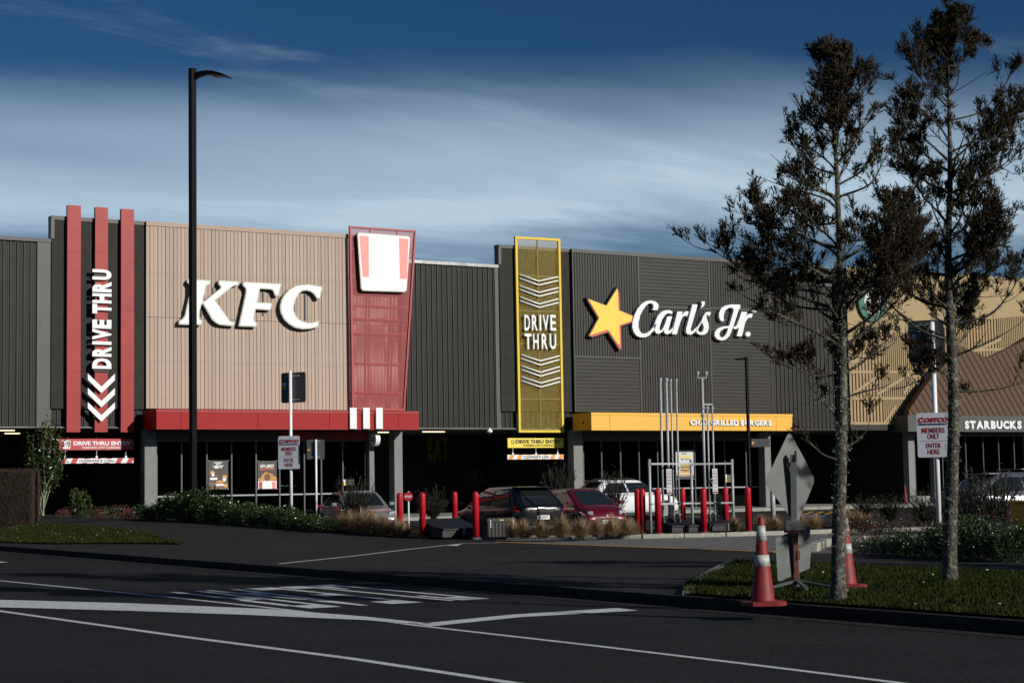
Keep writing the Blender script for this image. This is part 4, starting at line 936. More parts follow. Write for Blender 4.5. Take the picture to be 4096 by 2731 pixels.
# door stickers
def sticker(lb, x0, y0, x1, y1):
    Y = YG - .034; a, b_, z0, z1 = frect(x0, y0, x1, y1, Y); t = thing('door_sticker', lb, 'sticker', (a, Y, z0)); w = b_ - a; h = z1 - z0
    MB().box(a, a + w * .22, Y, Y + .005, z0 + h * .6, z1).build('access_sign', 'white_sign', t); MB().box(a, a + w * .22, Y, Y + .005, z0, z0 + h * .57).build('warning_sign', 'yellow_sign', t); MB().box(a + w * .3, b_, Y, Y + .005, z0, z1).build('hours_sign', 'fascia_grey', t)
    mb = MB()
    for i in range(5): mb.box(a + w * .36, b_ - w * .06 * (1 + i % 2), Y - .003, Y, z0 + h * (.15 + .16 * i), z0 + h * (.19 + .16 * i))
    mb.build('print', 'column_grey', t)
sticker('yellow and grey opening-hours stickers on the glass under the red canopy', 1373, 1916, 1415, 1940); sticker('yellow and black opening-hours stickers on the glass under the yellow canopy', 2903, 1897, 2925, 1928)
# dome camera under the ribbed wall
p = fx(1958, 1728, YR - .2); pc = Vector(map(float, p))
T = thing('dome_camera', 'white dome security camera below the ribbed wall by the yellow screen', 'camera', pc)
MB().lathe([(0.09, -.02), (0.13, 0), (0.13, .09), (.05, .14), (.04, .2)], pc, (0, 0, 1), 16).build('housing', 'white_paint', T, smooth_=True); MB().lathe([(0.02, -.12), (0.07, -.09), (0.095, -.04), (.095, 0)], pc, (0, 0, 1), 16).build('dome', 'car_glass', T, smooth_=True)
# ------------------------------------------------------------------ tan cafe building on the right
YC = 68.2
def c3(x, y): return (3380 + x * .4337, 1060 + y * .4337)
C_ = thing('cafe_building', 'tan cafe building with slatted screens, brown batten gables and dark glass front', 'building', (68, YC, 0))
wl, wr = X(3394, 1400, YC), 102.0
ztop = Zt(3394, 1069, YC); zbot = Zt(3500, 1695, YC)
def cbox(name, m, x0, x1, y0, y1, z0, z1): return box(name, m, C_, x0, x1, y0, y1, z0, z1)
cbox('core_wall', 'dark_wall', wl - .6, wr, YC + .12, 90, ZS + .2, ztop - .05)
sb = cbox('screen_backing', 'tan_back', wl, wr, YC + .06, YC + .11, zbot, ztop - .02)
def cpoly(pts): return wallpoly([c3(*p) for p in pts], YC)
def top_edge(xw):            # lower boundary of the plain tan part, in world X
    P = cpoly([(45, 945), (240, 820), (480, 650), (660, 600), (1060, 560), (1330, 500), (1651, 470)])
    for (a, za), (b2, zb_) in zip(P[:-1], P[1:]):
        if a <= xw <= b2: return za + (zb_ - za) * (xw - a) / (b2 - a)
    return P[0][1] if xw < P[0][0] else P[-1][1] + (xw - P[-1][0]) * .05
up = [(wl, ztop), (wl, top_edge(wl))]; xx = wl
while xx < wr: up.append((xx, top_edge(xx))); xx += 0.8
up += [(wr, top_edge(wr)), (wr, ztop)]
fprism(MB(), up, YC, YC + .058).build('plain_panel', 'tan_wall', C_)
xx = wl + .02; i = 0
while xx < X(4096, 1500, YC) + 6:
    zt_ = top_edge(xx); w = 0.075 if (math.floor((xx - wl) / 2.1) % 2) else 0.12
    MB().box(xx, xx + w, YC + .005, YC + .055, zbot + .02, zt_ - .004).build('slat', 'tan_wall', sb); xx += w * 1.85; i += 1
def strip_(p, q, w=.14, yo=0.0):
    (x0, z0), (x1, z1) = cpoly([p, q]); d = Vector((x1 - x0, z1 - z0)); n_ = Vector((-d.y, d.x)).normalized() * w / 2
    fprism(MB(), [(x0 - n_.x, z0 - n_.y), (x1 - n_.x, z1 - n_.y), (x1 + n_.x, z1 + n_.y), (x0 + n_.x, z0 + n_.y)], YC - .012 - yo, YC + .004).build('brace', 'tan_wall', sb)
for k_, (p, q) in enumerate((((50, 985), (840, 985)), ((60, 1228), (650, 1228)), ((50, 1458), (578, 1458)), ((60, 1200), (345, 985)), ((300, 1190), (760, 900)), ((540, 1190), (620, 1050)), ((620, 1040), (760, 960)), ((360, 1456), (470, 1300)), ((1100, 790), (1500, 775)), ((1230, 780), (1440, 680)))): strip_(p, q, yo=.0015 * k_)
fprism(MB(), cpoly([(30, 540), (45, 540), (480, 655), (480, 672)]), YC - .02, YC).build('painted_shadow_line', 'tan_back', C_)  # slanting shadow line painted as a strip in the brown backing colour
# brown gables in front, with slanting battens
YGb = YC - .9
gp_ = [(590, 1394), (590, 1340), (730, 1130), (1050, 740), (1330, 855), (1651, 700), (2100, 420), (2100, 1394)]
P = wallpoly([c3(*p) for p in gp_], YGb)
gb = fprism(MB(), P, YGb, YGb + .35).build('gable_panel', 'brown_panel', C_)
def inside_poly(x, z): return in_poly(x, z, P)
x0, x1 = min(p[0] for p in P), max(p[0] for p in P); z0, z1 = min(p[1] for p in P), max(p[1] for p in P)
for i in range(70):
    c = x0 - 6 + i * 0.44; segs_ = []; cur = None
    xsplit = cpoly([(1330, 855)])[0][0]
    for j in range(140):
        z = z1 - (z1 - z0) * j / 139; x = c + (z1 - z) * .72
        ok = inside_poly(x, z) and inside_poly(x + .03, z)
        if ok: cur = [(x, z), (x, z)] if cur is None else [cur[0], (x, z)]
        if (not ok or j == 139) and cur:
            if (Vector(cur[0]) - Vector(cur[1])).length > .3: segs_.append(cur)
            cur = None
    for (a, za), (b2, zb_) in segs_: fprism(MB(), [(a - .035, za), (a + .035, za), (b2 + .035, zb_), (b2 - .035, zb_)], YGb - .02, YGb + .002).build('batten', 'brown_batten', gb)
# eaves band with letters, glass front below
YE2 = YGb - .12
a = X(3632, 1690, YE2); zf0, zf1 = Zt(3900, 1726, YE2), Zt(3900, 1662, YE2)
cbox('eaves_band', 'fascia_grey', a, 102, YE2, YC + .1, zf0, zf1)
cbox('soffit', 'dark_wall', wl - .4, 102, YC + .12, 90, ZS - .01, ZS + .19)
cbox('ribbed_base', 'clad_carl', wl, a - .02, YC + .02, YC + .10, ZS + .02, zbot - .004)
T = thing('letter_sign', 'white raised letters STARBUCKS on the grey eaves band', 'sign', (X(3980, 1700, YE2), YE2, 3.6))
u = 3272 + 1675 * .3508; wtot = (2322 - 1675) * .3508; adv = [glyph(c_, .06)[3] + .1 for c_ in 'STARBUCKS']; k_ = wtot / (sum(adv) - .1)
for c_, w in zip('STARBUCKS', adv): ftext(T, 'letter', c_, u, 1600 + 235 * .3508, u + (w - .1) * k_, 1600 + 328 * .3508, YE2 - .06, 'white_sign', .06, d=-.05); u += w * k_
cbox('column', 'column_grey', X(3637, 1900, YC), X(3661, 1900, YC), YC, YC + .4, .03, ZS - .012)
cbox('column', 'column_grey', X(3738, 1900, YC), X(3760, 1900, YC), YC, YC + .4, .03, ZS - .012)
mm = [X(q, 1900, YC + .3) for q in (3661, 3738, 3772, 3866, 3936, 3998, 4060, 4130, 4200, 4270)]
for p, q in zip(mm[:-1], mm[1:]): cbox('window_pane', 'glass', p + .03, q - .03, YC + .33, YC + .342, .4, ZS - .3)
for p in mm: cbox('mullion', 'frame_grey', p - .028, p + .028, YC + .28, YC + .4, .03, ZS - .013)
cbox('window_sill', 'concrete', mm[0], mm[-1], YC + .26, YC + .42, .031, .38); cbox('window_head', 'frame_dark', mm[0], mm[-1], YC + .281, YC + .41, ZS - .3, ZS - .012)
cbox('inner_floor', 'interior_floor', mm[0], 102, YC + .43, 78, .031, .05); cbox('inner_wall', 'interior', mm[0], 102, 78, 78.2, .03, ZS - .012); cbox('inner_wall', 'interior', mm[0] - .3, mm[0] - .05, YC + .45, 78, .03, ZS - .012)
counter('cafe_table', 'long pale timber cafe table behind the dark glass', 'table', 3870, 3935, 1936, YC + 1.2, .6, 'tan_board', 'tan_board')
st_ = thing('bar_stool', 'small timber stool behind the narrow cafe window', 'stool', tuple(map(float, fx(3684, 1985, YC + .9))))
o_ = ORG[st_.name]; MB().lathe([(.15, 0), (.16, .02), (.15, .04)], (o_.x, o_.y, .62), (0, 0, 1), 12).build('seat', 'tan_board', st_)
for s in (-1, 1):
    for r in (-1, 1): MB().tube([(o_.x + s * .1, o_.y + r * .1, .62), (o_.x + s * .17, o_.y + r * .17, .05)], .014, 6).build('leg', 'tan_board', st_)
# round green emblem disc behind the branches: plain ring and pale centre
p = fx(3492, 1212, YC - .18); pc = Vector(map(float, p)); T = thing('round_sign', 'round green and white disc sign high on the tan wall', 'sign', pc)
MB().lathe([(.95, 0), (.97, .04), (.97, .16)], pc + Vector((0, .0, 0)), (0, 1, 0), 40).build('disc', 'starb_green', T)
MB().lathe([(.60, -.008), (.60, .004)], pc, (0, 1, 0), 32).build('centre', 'white_sign', T)
# small signs by the cafe drive lane
a, b_, z0, z1 = frect(3412, 1761, 3515, 1774, 77.0); T = thing('clearance_sign', 'narrow green lit clearance sign with white arrow by the cafe', 'sign', (a, 77, z0)); box('panel', 'green_sign', T, a, b_, 77, 77.06, z0, z1); ftext(T, 'lettering', 'MAX CLEARANCE', 3418, 1764, 3498, 1771, 76.99, 'white_sign', .02)
mb = MB(); fprism(mb, wallpoly([(3504, 1767.5), (3509, 1763), (3511, 1763), (3507, 1767.5), (3511, 1772), (3509, 1772)], 76.99), 76.985, 76.998).build('arrow', 'white_sign', T)
a, b_, z0, z1 = frect(3470, 1928, 3526, 1952, 76.0); T = thing('direction_sign', 'small black DRIVE THRU sign with white arrows in the dark lane', 'sign', (a, 76, .03)); box('panel', 'ink', T, a, b_, 76, 76.05, z0, z1); box('post', 'ink', T, (a + b_) / 2 - .04, (a + b_) / 2 + .04, 76.01, 76.05, .03, z0)
ftext(T, 'lettering', 'DRIVE', 3486, 1932, 3508, 1939, 75.99, 'white_paint', .02); ftext(T, 'lettering', 'THRU', 3486, 1941, 3506, 1948, 75.99, 'white_paint', .02)
for d in (0, 7): fprism(MB(), wallpoly([(3511 + d, 1932), (3514 + d, 1932), (3518 + d, 1940), (3514 + d, 1948), (3511 + d, 1948), (3515 + d, 1940)], 75.99), 75.985, 75.998).build('arrow', 'white_paint', T)
MB().lathe([(.16, 0), (.16, .006)], Vector(map(float, fx(3479, 1940, 75.99))), (0, 1, 0), 20).build('disc', 'starb_green', T)
# unseen shed added behind the viewer so the shop windows mirror something dark
T = thing('added_shed', 'long dark grey warehouse across the street behind the viewer', 'building', (80, -40, 0))
box('wall', 'panel_dark', T, -6, 190, -60, -40, -0.3, 9.0); box('roof', 'cap_dark', T, -6.5, 190.5, -60.5, -39.6, 9.01, 9.3)
for i in range(12): box('roller_door', 'clad', T, 2 + i * 15, 7 + i * 15, -39.99, -39.9, -0.25, 4.2)
# ------------------------------------------------------------------ posts, pipes, boxes, signs, cones
RT, FW = Vector(_rt), Vector(_fw)
def hdir(deg): return RT * math.cos(R_(deg)) - FW * math.sin(R_(deg))
def zat(P, y):                        # height at which a plumb line over P meets a given photo row
    k_ = (CY - y) / FPX; q = np.array((P[0], P[1], 0.0)) - CAM
    return float(-(q @ UPV - k_ * (q @ FWD)) / (UPV[2] - k_ * FWD[2]))
def bz(x, y): return Vector(map(float, hz(x, y, BZ)))
# red bollards
def bollard_mesh(h, r):
    n_ = 8; return [(r, 0.0), (r, h - r)] + [(r * math.cos(i * math.pi / 2 / n_), h - r + r * math.sin(i * math.pi / 2 / n_)) for i in range(1, n_)] + [(0.004, h)]
bl_proto = None
BL = [(1600, 2141, 'red bollard behind the tussocks in front of the silver sedan'), (1691.5, 2148, 'red bollard beside the sloping black box, on its street side'), (1820.6, 2128, 'red bollard behind the sloping black box'), (1904.7, 2149.7, 'red bollard between the sloping black box and the ribbed tool box'),
      (2553, 2131.5, 'red bollard of a close pair by the white car, farther from the pipes'), (2572, 2133, 'red bollard of a close pair by the white car, next to the pipe frame post'), (2634, 2133, 'red bollard in front of the group of four pipes'), (2733, 2118, 'red bollard behind the group of four pipes'),
      (2817, 2128, 'red bollard in front of the group of three pipes'), (2905, 2118, 'red bollard behind the group of three pipes'), (2995.4, 2124.4, 'red bollard beside the slim black lamp post')]
for x, y, lb in BL:
    p = bz(x, y)
    if bl_proto is None:
        t = thing('bollard', lb, 'bollard', p, group='red bollards around the pipes and boxes')
        MB().lathe(bollard_mesh(1.12, 0.079), (0, 0, 0), (0, 0, 1), 24).build('post', 'red_bollard', t, smooth_=True, local=True)
        MB().lathe([(0.13, -0.05), (0.13, 0.012), (0.082, 0.014)], (0, 0, 0), (0, 0, 1), 20).build('footing', 'concrete_dark', t, local=True)
        bl_proto = t
    else: copy_tree(bl_proto, loc=p, label=lb, rz=random.uniform(0, 6))
# vent pipes in their frame
T = thing('pipe_frame', 'galvanised pipe frame with two rails around the vent pipes', 'frame', bz(2771, 2126))
posts = [(2603.5, 2131.5, 1842), (2771, 2126, 1842.8), (2935, 2122.7, 1842)]; PP = []
for x, y, yt in posts:
    p = bz(x, y); h = zat(p, yt) - p.z; PP.append((p, h))
    MB().tube([p, p + Vector((0, 0, h))], 0.036, 12).build('post', 'galv', T, smooth_=True); MB().lathe([(.042, 0), (.042, .03), (.02, .04)], p + Vector((0, 0, h)), (0, 0, 1), 12).build('cap', 'galv', T)
for zf in (0.955, 0.40):
    for (p, h), (q, h2) in zip(PP[:-1], PP[1:]):
        d = (q - p).normalized(); MB().obox((p + q) / 2 + Vector((0, -.05, h * zf)), (q - p) / 2 * 0.985, Vector((0, .012, 0)), (0, 0, .022)).build('rail', 'galv', T)
def pipe(lb, xb, yb, xt, yt, r, extra=None):
    Yp = (bz(2711, 2129).y if xb < 2750 else bz(2864, 2122).y) + .42; p = Vector((float(fx(xb, 2060, Yp)[0]), Yp, BZ + .27)); q = Vector((p.x, p.y, zat(p, yt))); t = thing('vent_pipe', lb, 'pipe', p, group='tall galvanised vent pipes')
    MB().tube([p, q], r, 12).build('tube', 'galv', t, smooth_=True)
    MB().lathe([(r * 2.3, -.02), (r * 2.1, .03), (r * 1.1, .08)], p, (0, 0, 1), 14).build('boot', 'black_plastic', t)
    for z in (.16, .42, .46): MB().lathe([(r * 1.75, 0), (r * 1.75, .025)], p + Vector((0, 0, z)), (0, 0, 1), 10).build('flange', 'galv', t)
    return t, p, q
YO = 2103
for lb, xb, xt, yt, r in (('thick galvanised vent pipe farthest from the white car nose of the group of four', 2653.5, 2645, 1524.7, .031), ('thick galvanised vent pipe with a notice plate in the group of four', 2678, 2666, 1524.7, .034), ('thin galvanised vent pipe next to the noticed one in the group of four', 2695.6, 2687, 1528, .021), ('thin galvanised vent pipe at the edge of the group of four', 2718, 2711.6, 1527.7, .023)):
    t, p, q = pipe(lb, xb, YO, xt, yt, r); MB().lathe([(r * .9, 0), (r * 1.5, .03), (r * 1.5, .09), (r * 1.25, .11)], q - Vector((0, 0, .03)), (0, 0, 1), 10).build('vent_cap', 'galv', t)
t, p, q = pipe('thick vent pipe with a forked top above the branch pipes', 2822, YO - 2, 2812.6, 1512, .036); r = .036
MB().tube([q + RT * -.11 + Vector((0, 0, .10)), q + RT * -.11, q + RT * .11, q + RT * .11 + Vector((0, 0, .10))], .026, 8).build('fork', 'galv', t)
for s in (-1, 1): MB().lathe([(.02, 0), (.045, .02), (.045, .08), (.03, .1)], q + RT * .11 * s + Vector((0, 0, .08)), (0, 0, 1), 10).build('vent_cap', 'galv', t)
for i, z in enumerate((.80, 1.0)): MB().lathe([(r * 1.7, 0), (r * 1.7, .05)], Vector((q.x, q.y, 2.95 + .2 * i)), (0, 0, 1), 10).build('flange', 'galv', t)
q0 = q
for lb, xb, xt in (('thin vent pipe carrying a small pressure gauge', 2840, 2835), ('thin vent pipe with a notice plate in the group of three', 2860, 2856)):
    t, p, q = pipe(lb, xb, YO - 3, xt, 1630, .023); MB().lathe([(.042, 0), (.042, .06)], q - Vector((0, 0, .04)), (0, 0, 1), 10).build('flange', 'galv', t)
    e = Vector((q0.x, q0.y, q.z + .08)) if '840' in str(xb) else prev; MB().tube([q, q + Vector((0, 0, .08)), e], .026, 8).build('elbow', 'galv', t); prev = q + Vector((0, 0, .08))
    if xb == 2840:
        gq = p + Vector((0, 0, 1.02)); MB().lathe([(.055, 0), (.06, .02), (.06, .07), (.05, .08)], gq + RT * .05, -FW, 16).build('gauge', 'galv', t); MB().lathe([(.04, 0), (.04, .004)], gq + RT * .05 - FW * .082, -FW, 16).build('gauge_face', 'car_glass', t)
for i, (x0, y0, x1, y1, lb) in enumerate(((2667.5, 1875, 2688.5, 1976, 'white safety notice plate on the four-pipe group'), (2851.5, 1874, 2872, 1973, 'white safety notice plate on the three-pipe group'))):
    Yp = (bz(2711, 2129).y if x0 < 2750 else bz(2864, 2122).y) + .42; D = (Vector((float(fx(x0, 1930, Yp)[0]), Yp, 1)) - Vector(CAM)).dot(Vector(FWD)) - .14; a, b_, c = (Vector(map(float, dp(x0, y1, D))), Vector(map(float, dp(x1, y1, D))), Vector(map(float, dp(x0, y0, D))))
    h_ = RT * (b_ - a).length; v_ = Vector((0, 0, (c - a).length)); t = thing('notice_plate', lb, 'notice', a, group='safety notices on the pipes')
    mb = MB(); mb.prism(rr(0, 1, 0, 1, .06), a, h_, v_, FW * .006); mb.build('plate', 'white_paint', t); mb = MB(); mb.prism([(.05, .03), (.95, .03), (.95, .075), (.05, .075)], a - FW * .003, h_, v_, FW * .002); mb.build('red_band', 'ink_red', t)
    for r_ in range(4):
        for c_ in range(2):
            mb = MB(); ce = a + h_ * (.28 + .44 * c_) + v_ * (.42 + .13 * r_) - FW * .004; mb.prism([(math.cos(k * .524), math.sin(k * .524)) for k in range(12)], ce, RT * .024, Vector((0, 0, .024)), FW * .003, [[(.7 * math.cos(k * .524), .7 * math.sin(k * .524)) for k in range(12)]]); mb.build('prohibition_mark', 'ink_red', t)
    mb = MB(); text_into(mb, 'For your safety', a + h_ * .15 + v_ * .89 - FW * .002, h_ * .7, v_ * .022, -FW * .003, .02); mb.build('lettering', 'ink_red', t)
    mb = MB(); text_into(mb, 'No Parking', a + h_ * .2 + v_ * .26 - FW * .002, h_ * .6, v_ * .022, -FW * .003, .02); mb.build('lettering', 'ink_red', t)
    mb = MB(); text_into(mb, 'Vent Pipes', a + h_ * .2 + v_ * .12 - FW * .002, h_ * .6, v_ * .022, -FW * .003, .02); mb.build('lettering', 'ink_red', t)
# black boxes
def lid_box(lb, xl, xr, yb, h, dpt, slope, split=False):
    p, q = bz(xl, yb), bz(xr, yb); x0, x1 = p.x, p.x + (q - p).dot(RT) / RT.x * 1.0; y0 = min(p.y, q.y) if False else (p.y + q.y) / 2
    t = thing('equipment_box', lb, 'box', ((x0 + x1) / 2, y0, BZ))
    hf = h * (1 - slope)
    MB().prism([(0, 0), (dpt, 0), (dpt, h - .02), (0, hf - .02)], (x0 + .02, y0, BZ), (0, 1, 0), UZ, (x1 - x0 - .04, 0, 0)).build('body', 'black_plastic', t)
    xs_ = [x0, (x0 + x1) / 2, x1] if split else [x0, x1]
    for a, b_ in zip(xs_[:-1], xs_[1:]): MB().prism([(-.04, hf - .018), (-.04, hf + .012), (dpt + .02, h + .012), (dpt + .02, h - .018)], (a + .004, y0, BZ), (0, 1, 0), UZ, (b_ - a - .008, 0, 0)).build('lid', 'black_plastic', t)
    xm = x0 + (x1 - x0) * .6; MB().box(xm - .02, xm + .02, y0 - .055, y0 - .003, BZ + hf - .1, BZ + hf + .02).build('hasp', 'galv', t); MB().lathe([(.018, 0), (.018, .05)], (xm, y0 - .03, BZ + hf - .15), (0, 0, 1), 8).build('padlock', 'galv', t)
    return t
lid_box('low black box with sloping double lid between two red bollards', 1712, 1874, 2148, .44, 1.0, .55, True)
lid_box('low black sloped box below the group of four pipes', 2650, 2771, 2129, .32, .75, .5); lid_box('low black sloped box below the group of three pipes', 2793, 2934, 2122, .32, .75, .5)
p, q = bz(1945, 2148), bz(2063, 2146); x0 = p.x; y0 = p.y - .05; x1 = x0 + (q - p).dot(RT) / RT.x * .985
T = thing('tool_box', 'black ribbed plastic tool box with latches beside the tussocks', 'box', ((x0 + x1) / 2, y0, BZ)); h = .45
box('body', 'black_plastic', T, x0 + .02, x1 - .02, y0 + .02, y0 + .55, BZ, BZ + h - .09)
for i in range(8): u = x0 + .06 + (x1 - x0 - .12) * i / 7; box('rib', 'black_plastic', T, u - .025, u + .025, y0 - .005, y0 + .019, BZ + .01, BZ + h - .1)
box('lid', 'black_plastic', T, x0, x1, y0, y0 + .57, BZ + h - .085, BZ + h, bevel=.012)
for i in range(6): u = x0 + .1 + (x1 - x0 - .2) * i / 5; box('lid_rib', 'black_plastic', T, u - .03, u + .03, y0 + .03, y0 + .54, BZ + h + .001, BZ + h + .018)
for u in (x0 + .09, x1 - .09): box('latch', 'galv', T, u - .016, u + .016, y0 - .02, y0 - .006, BZ + h - .22, BZ + h - .03)
mb = MB(); text_into(mb, 'TYSON', (x0 + (x1 - x0) * .42, y0 - .002, BZ + h - .055), ((x1 - x0) * .14, 0, 0), (0, 0, .03), (0, -.003, 0), .05); mb.build('lettering', 'yellow_sign', T)
# sign boards on round posts
def plate(t, name, m, O, h, v, r, th=.012, nrm=None):
    mb = MB(); W = h.cross(v).normalized() if nrm is None else nrm
    asp = v.length / h.length; pts = [(a / 1.0, b_ / asp) for a, b_ in rr(0, 1, 0, asp, r / h.length)]
    mb.prism(pts, O, h, v, -W * th); return mb.build(name, m, t)
def club(lb, xp, yb_, D, px0, px1, py0, py1, top_y, prp, sgn, sg0, sg1, sgy0, sgy1):
    base = Vector(map(float, dp(xp, yb_, D))); gzv = gz(base.x, base.y); zt_ = zat(base, top_y)
    t = thing('sign_post', lb, 'sign', (base.x, base.y, gzv)); P0 = Vector((base.x, base.y, 0))
    MB().tube([P0 + Vector((0, 0, gzv - .05)), P0 + Vector((0, 0, zt_))], prp, 14).build('post', 'white_paint', t, smooth_=True); MB().lathe([(prp, 0), (prp * .8, .012), (.003, .02)], P0 + Vector((0, 0, zt_)), (0, 0, 1), 14).build('post_cap', 'white_paint', t)
    k_ = D / FPX; h = hdir(14); w = (px1 - px0) * k_ / math.cos(R_(14)); hgt = (py1 - py0) * k_; zb_ = zat(base, py1); nrm = Vector((0, 0, 1)).cross(h) * -1
    nrm = -nrm if nrm.dot(FW) > 0 else nrm                 # towards the camera
    O = P0 + Vector((0, 0, zb_)) + h * ((px0 - xp) * k_ / math.cos(R_(14))) + nrm * (prp + .03); V = Vector((0, 0, hgt)); H = h * w
    board = plate(t, 'board', 'sign_face', O, H, V, .04, .012, nrm)
    def tx(s, u0, v0, u1, v1, m, b=.04, sh=0.0): mb = MB(); text_into(mb, s, O + H * u0 + V * v0 + nrm * .002, H * (u1 - u0), V * (v1 - v0), nrm * .003, b, sh); mb.build('lettering', m, t)
    tx('C', .04, .775, .22, .905, 'ink_red', .08, .25); tx('OSTCO', .22, .782, .97, .89, 'ink_red', .08, .25); tx('WHOLESALE', .33, .72, .94, .765, 'ink_blue', .06, .25)
    for i in range(3): mb = MB(); mb.prism([(.04, .722 + .017 * i), (.32 - .01 * i, .722 + .017 * i), (.32 - .01 * i, .731 + .017 * i), (.04, .731 + .017 * i)], O + nrm * .002, H, V, nrm * .003); mb.build('blue_stripe', 'ink_blue', t)
    tx('MEMBERS', .15, .545, .85, .665, 'ink_red', .008); tx('ONLY', .32, .41, .68, .53, 'ink_red', .008); tx('ENTER', .27, .21, .72, .32, 'ink_red', .008); tx('HERE', .31, .07, .68, .18, 'ink_red', .008)
    mb = MB(); mb.prism([(.07, .362), (.93, .362), (.93, .367), (.07, .367)], O + nrm * .002, H, V, nrm * .002); mb.build('rule', 'fascia_grey', t)
    # second board on top, seen from behind
    h2 = hdir(26); w2 = (sg1 - sg0) * k_ / math.cos(R_(26)); n2 = Vector((0, 0, 1)).cross(h2); n2 = n2 if n2.dot(FW) > 0 else -n2
    z2 = zat(base, sgy1); O2 = P0 + Vector((0, 0, z2)) + h2 * ((sg0 - xp) * k_ / math.cos(R_(26))) + n2 * (prp + .02); H2 = h2 * w2; V2 = Vector((0, 0, (sgy1 - sgy0) * k_))
    plate(t, 'dark_board', 'frame_dark', O2, H2, V2, .06, .012, -n2)
    for f_ in (.1, .88): MB().obox(O2 + H2 * .48 + V2 * f_ - n2 * .012, H2 * .26, n2 * .01, Vector((0, 0, .012))).build('clamp', 'galv', t)
    for f_, m_ in ((.62, 'sign_face'), (.5, 'orange')): mb = MB(); mb.prism([(.04, f_ - .05), (.21, f_ - .05), (.21, f_ + .05), (.04, f_ + .05)], O2 - n2 * .003, H2, V2, -n2 * .002); mb.build('sticker', m_, t)
    return t
club('white pole with red and blue COSTCO members board in front of the timber-fronted shop', 1165, 2070, 49.6, 1117, 1205, 1743, 1875, 1484, .046, 1, 1120, 1224, 1488, 1610)
club('white pole with red and blue COSTCO members board behind the mossy tree trunks', 3757, 2110, 32.5, 3686, 3810, 1650, 1828, 1290, .046, 1, 3666, 3796, 1276, 1446)
# small sign seen from behind
D = 49.2; base = Vector(map(float, dp(1266, 2085, D))); gzv = gz(base.x, base.y); P0 = Vector((base.x, base.y, 0)); k_ = D / FPX
T = thing('sign_post', 'slim white post with a small grey sign seen from behind', 'sign', (base.x, base.y, gzv))
zt_ = zat(base, 1757); MB().tube([P0 + Vector((0, 0, gzv - .05)), P0 + Vector((0, 0, zt_))], .030, 12).build('post', 'white_paint', T, smooth_=True)
h = hdir(4); n2 = FW; z2 = zat(base, 1836); O2 = P0 + Vector((0, 0, z2)) + h * (-38 * k_) + n2 * .05; H2 = h * (72 * k_); V2 = Vector((0, 0, 79 * k_))
plate(T, 'board', 'sign_back', O2, H2, V2, .03, .01, -n2)
for f_ in (.1, .91): MB().obox(O2 + H2 * .52 + V2 * f_ - n2 * .012, H2 * .25, n2 * .01, Vector((0, 0, .010))).build('clamp', 'galv', T)
mb = MB(); mb.prism([(.03, .43), (.2, .43), (.2, .52), (.03, .52)], O2 - n2 * .003, H2, V2, -n2 * .002); mb.build('sticker', 'orange', T)
# red stop bat
D = 52; b0 = Vector(map(float, dp(1634, 2010, D))); k_ = D / FPX; gzv = gz(b0.x, b0.y); T = thing('stop_sign', 'small round red sign on a white post behind the red bollards', 'sign', (b0.x, b0.y, gzv))
c0 = Vector((b0.x, b0.y, float(dp(1636, 1985, D)[2]))); MB().tube([(b0.x, b0.y, gzv), (b0.x, b0.y, c0.z + .15)], .025, 10).build('post', 'white_paint', T)
MB().lathe([(.135, 0), (.135, .012)], c0 - FW * .03, -FW, 20).build('disc', 'red_sign', T); mb = MB(); text_into(mb, 'STOP', c0 - FW * .043 - RT * .1 - Vector((0, 0, .035)), RT * .2, (0, 0, .07), -FW * .003, .03); mb.build('lettering', 'white_paint', T)
# tall black street lamp
D = 52.6; b0 = Vector(map(float, dp(773, 2040, D))); gzv = gz(b0.x, b0.y); zt_ = zat(b0, 279); k_ = D / FPX
T = thing('street_lamp', 'tall square black lamp post in front of the timber wall', 'lamp', (b0.x, b0.y, gzv)); P0 = Vector((b0.x, b0.y, 0))
ex, ey = Vector((1, 0, 0)) , Vector((0, 1, 0)); w0 = .088
an = R_(14); ex, ey = Vector((math.cos(an), math.sin(an), 0)), Vector((-math.sin(an), math.cos(an), 0))
mb = MB(); n_ = 10
for i in range(n_):
    za, zb_ = gzv + (zt_ - gzv) * i / n_, gzv + (zt_ - gzv) * (i + 1) / n_
mb.obox(P0 + Vector((0, 0, (gzv + zt_) / 2)), ex * w0, ey * w0, (0, 0, (zt_ - gzv) / 2)); mb.build('pole', 'black_paint', T, bevel=.012)
MB().obox(P0 + Vector((0, 0, zt_ + .012)), ex * (w0 + .012), ey * (w0 + .012), (0, 0, .012)).build('pole_cap', 'black_paint', T)
u_ = (RT * .97 - FW * .25).normalized(); s_ = u_.cross(Vector((0, 0, 1))).normalized(); z0 = zt_
hd = [(.08, -.10, -.33, .055), (.22, -.07, -.26, .06), (.45, -.06, -.20, .09), (.70, -.10, -.22, .17), (.95, -.19, -.27, .20), (1.15, -.28, -.33, .19), (1.22, -.32, -.35, .16)]
mb = MB(); kk = 6
for l_, zt2, zb2, w in hd:
    c = P0 + u_ * l_; mb.v += [tuple(c + s_ * a * w + Vector((0, 0, z0 + z_))) for a, z_ in ((-1, zb2), (-1, (zt2 * .6 + zb2 * .4)), (-.55, zt2), (.55, zt2), (1, zt2 * .6 + zb2 * .4), (1, zb2))]
mb.f += [(i * kk + j, i * kk + (j + 1) % kk, (i + 1) * kk + (j + 1) % kk, (i + 1) * kk + j) for i in range(len(hd) - 1) for j in range(kk)] + [tuple(range(kk)), tuple((len(hd) - 1) * kk + j for j in range(kk))]
